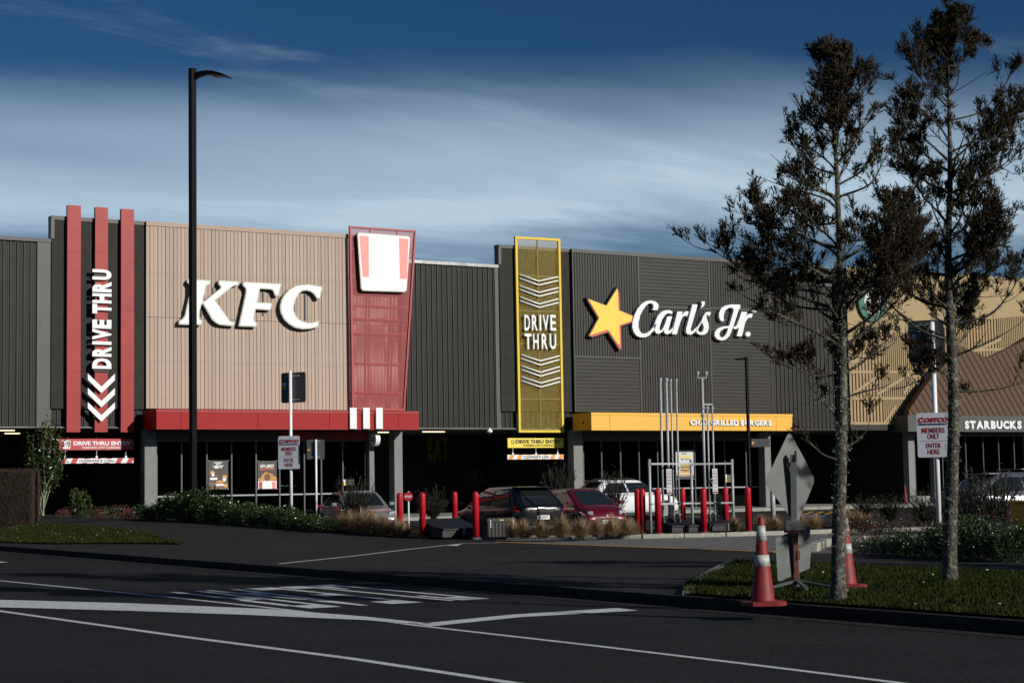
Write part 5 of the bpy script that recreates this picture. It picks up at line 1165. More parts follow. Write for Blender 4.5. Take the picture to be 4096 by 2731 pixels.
mb.build('lamp_head', 'black_paint', T, smooth_=False, bevel=.01); mb = MB(); mb.obox(P0 + u_ * .9 + Vector((0, 0, z0 - .285)), u_ * .2, s_ * .13, (0, 0, .006)); mb.build('diffuser', 'frame_dark', T)
# slim lamp in the bed
b0 = bz(3004, 2112); D = (b0 - Vector(CAM)).dot(Vector(FWD)); zt_ = zat(b0, 1428); T = thing('lamp_post', 'slim black lamp post standing behind the pipes by the yellow canopy', 'lamp', b0)
MB().obox(b0 + Vector((0, 0, (zt_ - b0.z) / 2)), (.034, 0, 0), (0, .034, 0), (0, 0, (zt_ - b0.z) / 2)).build('pole', 'black_paint', T, bevel=.006)
q = Vector((b0.x, b0.y, zt_)); MB().tube([q + Vector((0, 0, -.04)), q - RT * .10 + Vector((0, 0, -.035)), q - RT * .16 + Vector((0, 0, -.05))], [.022, .02, .02], 8).build('arm', 'black_paint', T); MB().obox(q - RT * .20 + Vector((0, 0, -.055)), RT * .11, FW * .08, (.0, 0, .022)).build('lamp_head', 'black_paint', T, bevel=.01)
# stout steel post
b0 = bz(3094, 2112); T = thing('steel_post', 'stout round galvanised post behind the diamond sign', 'post', b0); MB().tube([b0, b0 + Vector((0, 0, 1.35))], .066, 16).build('post', 'galv', T, smooth_=True); MB().lathe([(.066, 0), (.05, .03), (.004, .045)], b0 + Vector((0, 0, 1.35)), (0, 0, 1), 16).build('cap', 'galv', T, smooth_=True)
# roadworks sign on a stand: diamond and rectangle seen from behind
F0 = Vector(map(float, hz(3189, 2352, ZP + .03))); D = (F0 - Vector(CAM)).dot(Vector(FWD))
T = thing('roadworks_sign', 'grey metal diamond roadworks sign and lower panel seen from behind on a rusty stand', 'sign', F0)
def at(x, y, dd=0.0): return Vector(map(float, dp(x, y, D + dd)))
def zpt(x, y, dd=0.0): return at(2940 + x * .51, 1700 + y * .51, dd)
def sheet_poly(name, m, pts, r, dd, th, yaw=-20):
    Q = [zpt(*p, dd) for p in pts]; c = sum(Q, Vector()) / len(Q); h_ = hdir(yaw); n_ = Vector((0, 0, 1)).cross(h_); n_ = n_ if n_.dot(FW) > 0 else -n_; P2 = round_poly([((q - c).dot(RT) / math.cos(R_(yaw)), (q - c).dot(Vector((0, 0, 1)))) for q in Q], r, 4); mb = MB(); mb.prism(P2, c, h_, UZ, n_ * th); return mb.build(name, m, T)
sheet_poly('diamond_plate', 'sign_back', [(430, 45), (642, 420), (484, 785), (220, 450)], .07, .06, .005)
sheet_poly('lower_plate', 'sign_back', [(303, 880), (606, 786), (614, 1118), (322, 1224)], .045, .05, .005, -30)
MB().obox((zpt(456, 230) + zpt(462, 760)) / 2, RT * .035, FW * .016, (zpt(462, 760) - zpt(456, 230)) / 2).build('upper_stay', 'sign_back', T); MB().obox((zpt(472, 760) + zpt(482, 1290)) / 2, RT * .028, FW * .02, (zpt(482, 1290) - zpt(472, 760)) / 2).build('lower_stay', 'rust', T)
MB().obox(zpt(470, 830, -.03), RT * .13, FW * .02, (0, 0, .02)).build('bracket', 'rust', T); MB().obox(zpt(465, 785, -.035), RT * .10, FW * .03, (0, 0, .06)).build('clamp', 'sign_back', T); MB().obox(zpt(475, 240, -.02), RT * .012, FW * .012, (0, 0, .06)).build('latch', 'ink', T); MB().obox(zpt(498, 1018, -.02), RT * .016, FW * .012, (0, 0, .05)).build('latch', 'rust', T)
for (x, y, dd) in ((425, 310, .03), (338, 1055, .04)): mb = MB(); mb.prism([(-.033, -.033), (.033, -.025), (.033, .033), (-.033, .028)], zpt(x, y, dd), RT, UZ, -FW * .002); mb.build('sticker', 'orange', T)
ctr = Vector((F0.x, F0.y, ZP + .12)); MB().lathe([(.03, 0), (.03, .22)], (F0.x, F0.y, ZP + .04), (0, 0, 1), 10).build('socket', 'sign_back', T)
for (x, y) in ((-10, 1345), (1110, 1335), (752, 1437), (250, 1255)):
    e = Vector(map(float, hz(2940 + x * .51, 1700 + y * .51, ZP + .035))); d = e - ctr; d = d.normalized() * min(d.length, 1.15); e = ctr + d; MB().obox((ctr + e) / 2, (e - ctr) / 2, Vector((-d.y, d.x, 0)).normalized() * .02, (0, 0, .014)).build('foot', 'sign_back', T)
# traffic cones
def cone(name, lb, p, H, bands=True, slim=False):
    t = thing(name, lb, 'traffic cone', p); r0, r1 = (.122, .030) if not slim else (.12, .02)
    R = lambda f_: r0 + (r1 - r0) * f_
    def ringp(n_, f0, f1, m, e=0.0): MB().lathe([(R(f0) + e, H * f0), (R(f1) + e, H * f1)], p, (0, 0, 1), 24).build(n_, m, t, smooth_=True)
    MB().lathe([(r0 + .015, .035), (r0, .06), (R(.5), H * .5), (r1, H - .012), (r1 * .8, H)], p, (0, 0, 1), 24).build('cone_body', 'cone_red', t, smooth_=True)
    if bands: ringp('reflective_band', .44, .57, 'cone_white', .004); ringp('reflective_band', .73, .90, 'cone_white', .004)
    mb = MB(); s_ = .225 if not slim else .2; mb.prism([(s_, -s_ * .6), (s_, s_ * .6), (s_ * .6, s_), (-s_ * .6, s_), (-s_, s_ * .6), (-s_, -s_ * .6), (-s_ * .6, -s_), (s_ * .6, -s_)], p, RT, FW, (0, 0, .04)); mb.build('cone_base', 'cone_red', t)
    return t
cone('traffic_cone', 'scuffed red cone with two white bands on the kerb edge beside the roadworks sign', Vector(map(float, hz(3053, 2418, ZP + .035))), .91)
cone('traffic_cone', 'red cone with white bands half hidden behind the mossy trunk', Vector(map(float, hz(3386, 2348, ZP + .035))), .92)
cone('traffic_cone', 'plain slim red cone standing by the cafe column', Vector(map(float, fx(3622, 2011, 66.6))), .95, False, True)
# loose concrete blocks and kerb end
def block(lb, pts, h, z):
    P = [Vector(map(float, hz(x, y, z))) for x, y in pts]; c = sum(P, Vector()) / 4; mb = MB()
    v = [p for p in P] + [c + (p - c) * .78 + Vector((0, 0, h)) for p in P]; mb.add(v, [(3, 2, 1, 0), (4, 5, 6, 7)] + [(i, (i + 1) % 4, (i + 1) % 4 + 4, i + 4) for i in range(4)]); top(mb.build('concrete_block', 'kerb_stone', None, bevel=.012), lb, 'concrete block')
block('chamfered concrete block at the end of the glossy hedge', [(1345, 2138), (1424, 2140), (1400, 2126), (1330, 2125)], .17, ZP + .05)
block('tall concrete block beside the tussocks near the stout trunk', [(3328, 2112), (3398, 2110), (3392, 2098), (3330, 2100)], .42, BZ)
ke = MB(); kq = [Vector(map(float, hz(x, y, ZP))) for x, y in ((3252, 2206), (3300, 2186), (3370, 2176), (3470, 2172), (3900, 2166))]
kr = bpy.data.objects.new('entrance_kerb', None); COL.objects.link(kr); kr['kind'] = 'structure'
for p, q in zip(kq[:-1], kq[1:]):
    d = q - p; t = d.normalized(); s = Vector((-t.y, t.x, 0)) * .09; m_ = MB(); m_.obox((p + q) / 2 + Vector((0, 0, .07)), d / 2 * .99, s, (0, 0, .09)); m_.build('kerb_block', 'kerb_stone', kr, bevel=.015)
# wheel stops by the black front, yellow bin
for i, (x0, x1, y) in enumerate(((2795, 2850, 2041), (2970, 3082, 2036))):
    a, b_ = Vector(map(float, hz(x0, y + 2, -.1))), Vector(map(float, hz(x1, y, -.1))); a.z = b_.z = gz(a.x, a.y); d = b_ - a
    t = thing('wheel_stop', ('black rubber wheel stop with yellow ends near the accessible bay', 'black rubber wheel stop with blue marks near the accessible bay')[i], 'wheel stop', a); n_ = 7
    for j in range(n_): c = a + d * (j + .5) / n_; MB().obox(c + Vector((0, 0, .06)), d / (2 * n_) * .98, Vector((0, .08, 0)), (0, 0, .06)).build('segment', ('black_plastic', ('paint_yellow', 'paint_blue')[i])[j % 2], t, bevel=.02)
D = 37; b0 = Vector(map(float, dp(4118, 2092, D))); b0.z = gz(b0.x, b0.y); T = thing('wheelie_bin', 'yellow wheeled bin behind the dark hedge at the lot edge', 'bin', b0)
mb = MB(); q = [(-.22, -.22), (.22, -.22), (.22, .22), (-.22, .22)]; mb.add([(b0.x + a, b0.y + c, b0.z + .08) for a, c in q] + [(b0.x + a * 1.3, b0.y + c * 1.3, b0.z + .78) for a, c in q], [(3, 2, 1, 0), (4, 5, 6, 7)] + [(i, (i + 1) % 4, (i + 1) % 4 + 4, i + 4) for i in range(4)]); mb.build('bin_body', 'bin_yellow', T, bevel=.02)
MB().box(b0.x - .32, b0.x + .32, b0.y - .32, b0.y + .32, b0.z + .785, b0.z + .84).build('lid', 'bin_yellow', T, bevel=.02)
for s in (-1, 1): MB().lathe([(.09, -.025), (.1, 0), (.09, .025)], (b0.x + .22 * s, b0.y + .24, b0.z + .1), (1, 0, 0), 14).build('wheel', 'tyre', T)
# ------------------------------------------------------------------ parked cars (local x forward, y to the left)
def car(lb, pos, yaw, paint, Lc=4.5, Wd=1.78, Hc=1.46, hood=.78, belt=.92, deck=.92, gh=(.26, .43, .80, .97), wb=(.19, .79), wr=.315, rear='hatch', rails=False, plate_txt=None):
    """gh: greenhouse fractions of the length from the nose: screen foot, roof front, roof rear, rear foot."""
    t = thing('parked_car', lb, 'car', pos, yaw); h2 = Wd / 2; X0 = Lc / 2
    xs_ = lambda f_: X0 - f_ * Lc
    # lower body: sections along the car
    def topz(f_):
        a, d = gh[0], gh[3]
        if f_ < .03: return .52 + (hood - .10 - .52) * (f_ / .03)
        if f_ < a: return hood - .10 + (belt - hood + .10) * ((f_ - .03) / (a - .03)) ** .8
        if f_ < d: return belt + (deck - belt) * (f_ - a) / (d - a)
        return deck - (deck - .60) * clamp((f_ - d) / max(.02, 1 - d)) ** 2 * (.35 if rear == 'hatch' else .25)
    secs = [0, .008, .03, .07, .12, .19, gh[0], .36, .45, .55, .65, .75, .85, .92, .97, .992, 1.0]
    mb = MB(); k_ = 13
    for f_ in secs:
        e = min(f_, 1 - f_); w = h2 * (1 - .22 * (1 - clamp(e / .13)) ** 2.2); z1 = topz(f_); zb_ = .22 + .10 * (1 - clamp(e / .06)); x = xs_(f_) + (0.0)
        zs_ = zb_ + (z1 - zb_) * .62
        half = [(0, zb_), (w * .80, zb_), (w * .95, zb_ + .07), (w * .995, (zb_ + zs_) / 2), (w, zs_), (w * .955, z1 - .05), (w * .80, z1)]
        ring_ = [(y, z) for y, z in half] + [(0, z1 + .022)] + [(-y, z) for y, z in reversed(half[1:])]
        k_ = len(ring_); mb.v += [(x, y, z) for y, z in ring_]
    n_ = len(secs); mb.f += [(i * k_ + j, i * k_ + (j + 1) % k_, (i + 1) * k_ + (j + 1) % k_, (i + 1) * k_ + j) for i in range(n_ - 1) for j in range(k_)] + [tuple(range(k_)), tuple((n_ - 1) * k_ + j for j in range(k_))]
    body = mb.build('body', paint, t, smooth_=True, local=True)
    md = body.modifiers.new('s', 'SUBSURF'); md.levels = 1; md.render_levels = 1
    # cabin: rounded frustum with glass patches on its sides
    zb_ = belt - .03; zr_ = Hc
    def outline(xf, xr, w, r):
        c = []
        for (cx_, cy_, a0) in ((xf - r, w - r, 0), (xr + r, w - r, 90), (xr + r, -w + r, 180), (xf - r, -w + r, 270)):
            for i in range(5): a = R_(a0 + 22.5 * i); c.append((cx_ + r * math.cos(a), cy_ + r * math.sin(a)))
        return c
    ob_ = outline(xs_(gh[0]), xs_(gh[3]), h2 * .93, .16); ot = outline(xs_(gh[1]) , xs_(gh[2]), h2 * .70, .13); N_ = len(ob_)
    lev = [0, .35, .7, .9, 1.0]; mb = MB()
    def P3(i, t_, o_=0.0):
        i %= N_; bx, by = ob_[i]; tx_, ty_ = ot[i]; bul = math.sin(math.pi * t_) * .035; z = zb_ + (zr_ - .07 - zb_) * t_
        x, y = bx + (tx_ - bx) * t_, by + (ty_ - by) * t_; l_ = math.hypot(x * .3, y) or 1
        return (x + (x / abs(x) if abs(x) > .2 else 0) * bul * .5, y * (1 + bul / max(.3, abs(y)) * .6) if abs(y) > .05 else y, z)
    for t_ in lev: mb.v += [P3(i, t_) for i in range(N_)]
    cx_ = sum(p[0] for p in ot) / N_
    for s_, dz in ((.88, -.025), (.55, -.004), (.02, 0.0)): mb.v += [(cx_ + (p[0] - cx_) * s_, p[1] * s_, zr_ + dz) for p in ot]
    rows = len(lev) + 3; mb.f += [(i * N_ + j, i * N_ + (j + 1) % N_, (i + 1) * N_ + (j + 1) % N_, (i + 1) * N_ + j) for i in range(rows - 1) for j in range(N_)]
    cab = mb.build('cabin', paint, t, smooth_=True, local=True)
    def lerp3(a, b_, u): return tuple(a[i] + (b_[i] - a[i]) * u for i in range(3))
    def glass(i0, i1, u0, u1, t0, t1, nm, out):
        mb = MB(); nu, nv = 6, 4
        for a in range(nv + 1):
            for b_ in range(nu + 1):
                tt = t0 + (t1 - t0) * a / nv; u = u0 + (u1 - u0) * b_ / nu; p = lerp3(P3(i0, tt), P3(i1, tt), u); mb.v.append((p[0] + out[0] * .012, p[1] + out[1] * .012, p[2] + .004))
        mb.f += [(a * (nu + 1) + b_, a * (nu + 1) + b_ + 1, (a + 1) * (nu + 1) + b_ + 1, (a + 1) * (nu + 1) + b_) for a in range(nv) for b_ in range(nu)]
        mb.build(nm, 'car_glass', cab, smooth_=True, local=True)
    glass(19, 1, .04, .96, .10, .93, 'windscreen', (1.2, 0)); glass(9, 11, .05, .95, .12, .90, 'rear_window', (-1.2, 0))
    for s_, (i0, i1) in ((1, (4, 5)), (-1, (15, 14))):
        glass(i0, i1, -.02, .46, .12, .88, 'front_window', (0, s_ * 1.3)); glass(i0, i1, .50, .92, .12, .88, 'rear_side_window', (0, s_ * 1.3))
    # wheels
    for f_ in wb:
        for s_ in (-1, 1):
            c = (xs_(f_), s_ * (h2 - .10), wr); ax = (0, s_, 0)
            MB().lathe([(wr + .055, .085), (wr + .055, .112), (wr - .02, .113)], c, ax, 24).build('wheel_arch', 'tyre', t, local=True)
            w = MB().lathe([(wr * .62, -.09), (wr * .95, -.09), (wr, -.06), (wr, .09), (wr * .95, .118), (wr * .66, .122)], c, ax, 24).build('wheel', 'tyre', t, local=True, smooth_=True)
            mb = MB(); mb.lathe([(wr * .62, .119), (wr * .66, .128), (wr * .56, .124)], c, ax, 24); mb.lathe([(wr * .16, .10), (wr * .16, .13)], c, ax, 10)
            for j in range(5):
                a = j * 1.2566 + .3; d = Vector((math.cos(a), 0, math.sin(a))); mb.obox(Vector(c) + d * wr * .36 + Vector((0, s_ * .122, 0)), d * wr * .24, Vector((-d.z, 0, d.x)) * .032, (0, .006, 0))
            mb.build('rim', 'rim', w, local=True)
    # lamps, grille, plates, mirrors, sills
    for s_ in (-1, 1):
        f0, f1 = .012, .085
        mb = MB(); pts = [(f0 + .012, .52), (f1 + .03, .34), (f1 + .05, .60), (f0 + .03, .66)]
        zf = topz(.04)
        v = [(xs_(.018), s_ * h2 * .55, zf - .14), (xs_(.045), s_ * h2 * .885, zf - .15), (xs_(.10), s_ * h2 * .985, zf - .04), (xs_(.05), s_ * h2 * .82, zf + .015), (xs_(.022), s_ * h2 * .56, zf - .02)]
        c = tuple(sum(p[i] for p in v) / 5 for i in range(3)); mb.add([(p[0] + .025, p[1] * 1.012, p[2]) for p in v] + [(p[0] - .05, p[1] * .93, p[2] - .02) for p in v], [(0, 1, 2, 3, 4), (9, 8, 7, 6, 5)] + [(i, (i + 1) % 5, (i + 1) % 5 + 5, i + 5) for i in range(5)]); mb.build('headlight', 'lamp_clear', t, local=True)
        zr2 = topz(.93); v = [(xs_(.998), s_ * h2 * .50, zr2 - .18), (xs_(.975), s_ * h2 * .865, zr2 - .19), (xs_(.93), s_ * h2 * .985, zr2 - .13), (xs_(.95), s_ * h2 * .93, zr2 - .02), (xs_(.985), s_ * h2 * .55, zr2 - .03)]
        mb = MB(); mb.add([(p[0] - .012, p[1] * 1.012, p[2]) for p in v] + [(p[0] + .06, p[1] * .93, p[2] - .02) for p in v], [(0, 1, 2, 3, 4), (9, 8, 7, 6, 5)] + [(i, (i + 1) % 5, (i + 1) % 5 + 5, i + 5) for i in range(5)]); mb.build('tail_light', 'lamp_red', t, local=True)
        mx_ = xs_(gh[0] + .06); MB().box(mx_ - .05, mx_ + .06, s_ * (h2 * .93) - .02, s_ * (h2 * .93) + .02, belt - .01, belt + .03).add([(mx_ + a * .07, s_ * (h2 + .09) + b_ * .09, belt + .08 + c_ * .06) for a in (-1, 1) for b_ in (-1, 1) for c_ in (-1, 1)], [(0, 1, 3, 2), (4, 6, 7, 5), (0, 4, 5, 1), (2, 3, 7, 6), (0, 2, 6, 4), (1, 5, 7, 3)]).build('door_mirror', paint, t, local=True, bevel=.02)
        MB().box(xs_(wb[1] - .10), xs_(wb[0] + .10), s_ * (h2 * .93) - .03, s_ * (h2 * .93) + .045, .17, .25).build('sill', 'black_plastic', t, local=True)
        for f_ in (.47, .66): MB().box(xs_(f_) - .09, xs_(f_) + .09, s_ * (h2 + .004) - .012, s_ * (h2 + .004) + .012, belt - .16, belt - .13).build('door_handle', paint, t, local=True)
        if rails: MB().tube([(xs_(gh[1] + .05), s_ * h2 * .62, Hc - .01), (xs_(gh[1] + .09), s_ * h2 * .62, Hc + .05), (xs_(gh[2] - .08), s_ * h2 * .62, Hc + .05), (xs_(gh[2] - .04), s_ * h2 * .62, Hc - .01)], .018, 6).build('roof_rail', 'black_plastic', t, local=True)
    MB().box(X0 - .06, X0 + .012, -h2 * .5, h2 * .5, .40, .55).build('grille', 'black_plastic', t, local=True, bevel=.02); MB().box(X0 - .05, X0 + .02, -h2 * .6, h2 * .6, .24, .34).build('lower_grille', 'black_plastic', t, local=True, bevel=.02)
    MB().box(X0 + .013, X0 + .03, -.18, .18, .36, .475).build('number_plate', 'plate', t, local=True)
    mb = MB(); mb.lathe([(.05, 0), (.05, .02)], (X0 + .0, 0, .60), (1, 0, 0), 12); mb.build('badge', 'rim', t, local=True)
    MB().box(-X0 - .02, -X0 + .05, -.20, .20, .58, .70).build('number_plate', 'plate', t, local=True); MB().box(-X0 - .03, -X0 + .08, -h2 * .8, h2 * .8, .28, .40).build('rear_bumper', 'black_plastic', t, local=True, bevel=.03)
    if rear == 'hatch': MB().box(xs_(gh[2] + .06), xs_(gh[2] - .03), -h2 * .66, h2 * .66, Hc - .05, Hc - .02).build('roof_spoiler', paint, t, local=True, bevel=.012)
    if plate_txt:
        for sg, x_, z0_, hh in ((1, X0 + .031, .375, .085), (-1, -X0 - .021, .595, .09)):
            mb = MB(); text_into(mb, plate_txt, (x_, -.15 * sg, z0_), (0, .30 * sg, 0), (0, 0, hh), (.002 * sg, 0, 0), .02); mb.build('plate_number', 'ink', t, local=True)
    return t
def cpos(x, D):
    p = dp(x, 2000, D); return Vector((float(p[0]), float(p[1]), gz(p[0], p[1])))
aY = -math.pi / 2
toc = math.atan2(-_fw[1], -_fw[0])             # heading straight at the camera
car('silver sedan parked nose out behind tall brown tussocks under the red canopy', cpos(1428, 60.5), toc + R_(19), 'car_silver', Lc=4.8, Wd=1.82, Hc=1.43, hood=.82, belt=.90, deck=.98, gh=(.27, .43, .72, .88), rear='sedan')
car('black hatchback parked nose in, dark and glossy, behind the ribbed tool box', cpos(2035, 54.0), toc + math.pi + R_(26), 'car_black', Lc=4.6, Wd=1.75, Hc=1.55, hood=.88, belt=.95, deck=1.0, gh=(.18, .42, .84, .985), plate_txt='EQA37')
car('dark red small hatchback parked nose out behind the row of tussocks', cpos(2320, 58.5), toc + R_(24), 'car_red', Lc=3.9, Wd=1.69, Hc=1.49, hood=.86, belt=.95, deck=1.0, gh=(.15, .42, .84, .985), plate_txt='JCL908')
car('white four-wheel drive with roof rails parked side on before the black front', cpos(2500, 75.5), R_(2), 'car_white', Lc=4.75, Wd=1.82, Hc=1.67, hood=1.0, belt=1.08, deck=1.08, gh=(.22, .42, .82, .98), wr=.36, rails=True)
car('blue-grey hatchback parked beyond the dark hedge beside the white pole', cpos(4075, 48), R_(-14), 'car_grey', Lc=4.3, Wd=1.74, Hc=1.47, hood=.85, belt=.95, deck=1.02, gh=(.18, .44, .74, .97))
car('pale grey rounded car parked behind the blue-grey hatchback', cpos(4210, 56), R_(-14), 'car_silver', Lc=4.5, Wd=1.78, Hc=1.62, hood=.95, belt=1.02, deck=1.05, gh=(.18, .42, .76, .97))
# ------------------------------------------------------------------ vegetation
V_ = 4096 / 2352.0
def vnp(v): return np.array((v[0], v[1], v[2]), float)
def unit(v): return v / (np.linalg.norm(v) + 1e-9)
class Leafy:
    """Collects many small leaf faces quickly."""
    def __init__(s): s.v = []; s.f = []
    def tri(s, a, b, c): k = len(s.v); s.v += [tuple(a), tuple(b), tuple(c)]; s.f.append((k, k + 1, k + 2))
    def leaf(s, p, d, n_, l_, w):
        k = len(s.v); q = np.cross(d, n_); s.v += [tuple(p), tuple(p + d * l_ * .5 + q * w), tuple(p + d * l_), tuple(p + d * l_ * .5 - q * w)]; s.f.append((k, k + 1, k + 2, k + 3))
    def build(s, name, m, parent=None, local=False):
        mb = MB(); mb.v = s.v; mb.f = s.f; return mb.build(name, m, parent, normals=False, local=local)
def catm(P, n_):
    P = [np.array(p, float) for p in P]; P = [2 * P[0] - P[1]] + P + [2 * P[-1] - P[-2]]; o = []
    for i in range(1, len(P) - 2):
        for j in range(n_):
            t = j / n_; a, b_, c, d = P[i - 1:i + 3]; o.append(.5 * ((2 * b_) + (-a + c) * t + (2 * a - 5 * b_ + 4 * c - d) * t * t + (-a + 3 * b_ - 3 * c + d) * t ** 3))
    o.append(P[-2]); return o
def tree(lb, foot, trunk_px, limbs, n_rand, seed, r0, bare_y, dens):
    rg = np.random.default_rng(seed); F0_ = vnp(foot); D = float((F0_ - CAM) @ FWD)
    t = thing('street_tree', lb, 'tree', tuple(F0_), group='street trees on the verge')
    w3 = lambda x, y, dz=0.0: dp(x * V_, y * V_, D + dz)
    tp = [F0_ + np.array((0, 0, -.05))] + [w3(x, y, rg.uniform(-.06, .06)) for x, y in trunk_px]; path = catm(tp, 7)
    H = path[-1][2] - F0_[2]; rad = [max(.010, r0 * (1 - .93 * clamp((p[2] - F0_[2]) / H) ** .95)) for p in path]; rad[0] *= 1.35; rad[1] *= 1.12
    MB().tube([tuple(p) for p in path], rad, 12).build('trunk', 'bark', t, smooth_=True)
    tz = [p[2] for p in path]
    def on_trunk(z): i = int(np.clip(np.searchsorted(tz, z), 1, len(path) - 1)); return path[i], rad[i]
    big, small, lf, lich = MB(), MB(), Leafy(), Leafy()
    up = np.array((0, 0, 1.0))
    L_ = []
    for y0, x1, y1 in limbs: L_.append((w3(trunk_px[0][0], y0)[2], w3(x1, y1, rg.uniform(-.35, .35)), y1 > bare_y))
    zs0 = w3(0, bare_y)[2] * .0 + w3(trunk_px[0][0], bare_y)[2]
    for i in range(n_rand):
        z = zs0 + (H + F0_[2] - zs0) * (rg.random() ** 1.1) * .93; near = min(L_[:len(limbs)], key=lambda q: abs(q[0] - z) + rg.uniform(0, .4)); ln = np.linalg.norm((near[1] - on_trunk(near[0])[0])[:2]) * rg.uniform(.45, .9)
        a = rg.uniform(0, 6.283); rise = (near[1][2] - near[0]) * rg.uniform(.6, 1.1); p0 = on_trunk(z)[0]; L_.append((z, p0 + np.array((math.cos(a) * ln, math.sin(a) * ln, rise)), False))
    def tuft(p, d, sc):
        for _ in range(int(rg.integers(4, 8))):
            dd = unit(d * .7 + up * rg.uniform(.15, .8) + rg.normal(0, .42, 3)); l_ = sc * rg.uniform(.055, .125); s_ = unit(np.cross(dd, rg.normal(0, 1, 3))); w = .0068 * sc
            b = p + rg.normal(0, .012, 3); lf.tri(b - s_ * w, b + s_ * w, b + dd * l_)
            for k_ in range(3):
                q = b + dd * l_ * rg.uniform(.2, .75); e = unit(dd + s_ * (1 if k_ % 2 else -1) * .75 + rg.normal(0, .2, 3)); n2 = unit(np.cross(e, rg.normal(0, 1, 3))); lf.tri(q - n2 * .0062, q + n2 * .0062, q + e * l_ * rg.uniform(.3, .55))
    for z0, tip, bare in L_:
        p0, r_t = on_trunk(z0); d = (tip - p0) * (.92 if not bare else .97); hl = float(np.linalg.norm(d[:2])) + 1e-6; d = d * min(1.0, (.10 + .50 * (tz[-1] - z0)) / hl); tip = p0 + d; tip[2] = min(tip[2], tz[-1] - .10 - .6 * float(np.linalg.norm((tip - p0)[:2]))) if not bare else tip[2]; d = tip - p0; ln = np.linalg.norm(d); side = rg.normal(0, .09 * ln, 3); side[2] *= .5
        mid1 = p0 + d * .33 + side - up * .05 * ln; mid2 = p0 + d * .68 + side * .6 - up * .05 * ln
        P = catm([p0, mid1, mid2, tip], 5); n_ = len(P); rb = min(r_t * .55, .008 + .013 * ln); R = [rb * (1 - .85 * i / (n_ - 1)) for i in range(n_)]; big.tube([tuple(p) for p in P], R, 6, cap=False)
        nsub = max(4, int(ln * (12.0 if not bare else 5.0) * dens))
        for j in range(nsub):
            s_ = rg.uniform(.22, 1.0) ** .8; i = min(n_ - 2, int(s_ * (n_ - 1))); b = P[i] + (P[i + 1] - P[i]) * rg.random(); ld = unit(P[i + 1] - P[i])
            if math.sin(4.3 * b[0] + 2.1 * b[2]) * math.sin(3.7 * b[1] + 3.9 * b[2] + seed) < -.18: continue
            sl = (.16 + .30 * rg.random()) * (1.0 if s_ > .5 else .75) * min(1.1, .55 + ln * .5); d2 = unit(ld * .7 + up * rg.uniform(.0, .75) + rg.normal(0, .5, 3))
            Q = [b]
            for k_ in range(4): d2 = unit(d2 + up * .16 + rg.normal(0, .16, 3)); Q.append(Q[-1] + d2 * sl / 4); Q[-1][2] = min(Q[-1][2], tz[-1] - .02 - .8 * float(np.linalg.norm((Q[-1] - path[-1])[:2])))
            small.tube([tuple(q) for q in Q], [.0062, .005, .004, .003, .002], 4, cap=False)
            if bare and rg.random() < .72: 
                for k_ in range(2): q = Q[int(rg.integers(1, 5))]; e = unit(rg.normal(0, 1, 3) + up * .5); lf.tri(q - unit(np.cross(e, up)) * .003, q + unit(np.cross(e, up)) * .003, q + e * .12)
                continue
            for k_ in range(int(rg.integers(5, 9))):
                f_ = rg.uniform(.3, 1.0) * 4; a = min(3, int(f_)); q = Q[a] + (Q[a + 1] - Q[a]) * (f_ - a); e = unit(d2 + up * .35 + rg.normal(0, .45, 3)); q2 = q + e * rg.uniform(.04, .12); small.tube([tuple(q), tuple(q2)], [.0028, .0018], 3, cap=False); tuft(q2, e, 1.0)
        # lichen cushions on limbs of the middle part
        if zs0 - .9 < z0 < zs0 + 2.6:
            for _ in range(int(ln * 26)):
                i = int(rg.integers(0, max(2, int(n_ * .75)))); c = P[i] + rg.normal(0, .022, 3)
                for k_ in range(5): e = unit(rg.normal(0, 1, 3)) * rg.uniform(.01, .03); g_ = unit(rg.normal(0, 1, 3)) * .012; lich.tri(c + e, c + e + g_, c + e + unit(rg.normal(0, 1, 3)) * .022)
    for q in path[-9:]:
        for _ in range(5): e = unit(up * .9 + rg.normal(0, .35, 3)); tuft(q + rg.normal(0, .03, 3), e, 1.0)
    for _ in range(520):
        i = int(rg.integers(int(len(path) * .10), int(len(path) * .80))); a = rg.uniform(0, 6.283); c = path[i] + np.array((math.cos(a), math.sin(a), 0)) * rad[i] * 1.05 + rg.normal(0, .015, 3)
        for k_ in range(5): e = rg.normal(0, .014, 3); lich.tri(c + e, c + e + unit(rg.normal(0, 1, 3)) * .014, c + e + unit(rg.normal(0, 1, 3)) * .022)
    big.build('limbs', 'bark_limb', t, smooth_=True); o = small.build('twigs', 'twig', t, normals=False); o['kind'] = 'stuff'; o = lf.build('crown', 'needle', t); o['kind'] = 'stuff'; o = lich.build('lichen', 'lichen', t); o['kind'] = 'stuff'
    return t
T1 = [(1080, 1840, 990), (1040, 2000, 980), (985, 1845, 870), (940, 2050, 880), (905, 1840, 930), (880, 2060, 760), (860, 1800, 840), (800, 1665, 655), (800, 2095, 650), (735, 1606, 560), (720, 2105, 590), (690, 1690, 640), (650, 1745, 575), (610, 2085, 480), (580, 1712, 480), (560, 2065, 520), (530, 1718, 525), (500, 1725, 400), (480, 2050, 330), (460, 1755, 345), (440, 2020, 280), (420, 1790, 300), (390, 2005, 240), (350, 1800, 205), (340, 1985, 180), (300, 1835, 150), (280, 1970, 130), (230, 1870, 120), (220, 1945, 110), (180, 1925, 92)]
f1 = Vector(map(float, hz(1925 * V_, 1377 * V_, ZP + .02)))
tr1 = tree('slender dark-leaved tree with mossy trunk standing behind the roadworks sign', f1, [(1927, 1200), (1933, 1000), (1934, 800), (1929, 600), (1922, 400), (1913, 250), (1906, 97)], T1, 34, 11, .088, 860, 1.28)
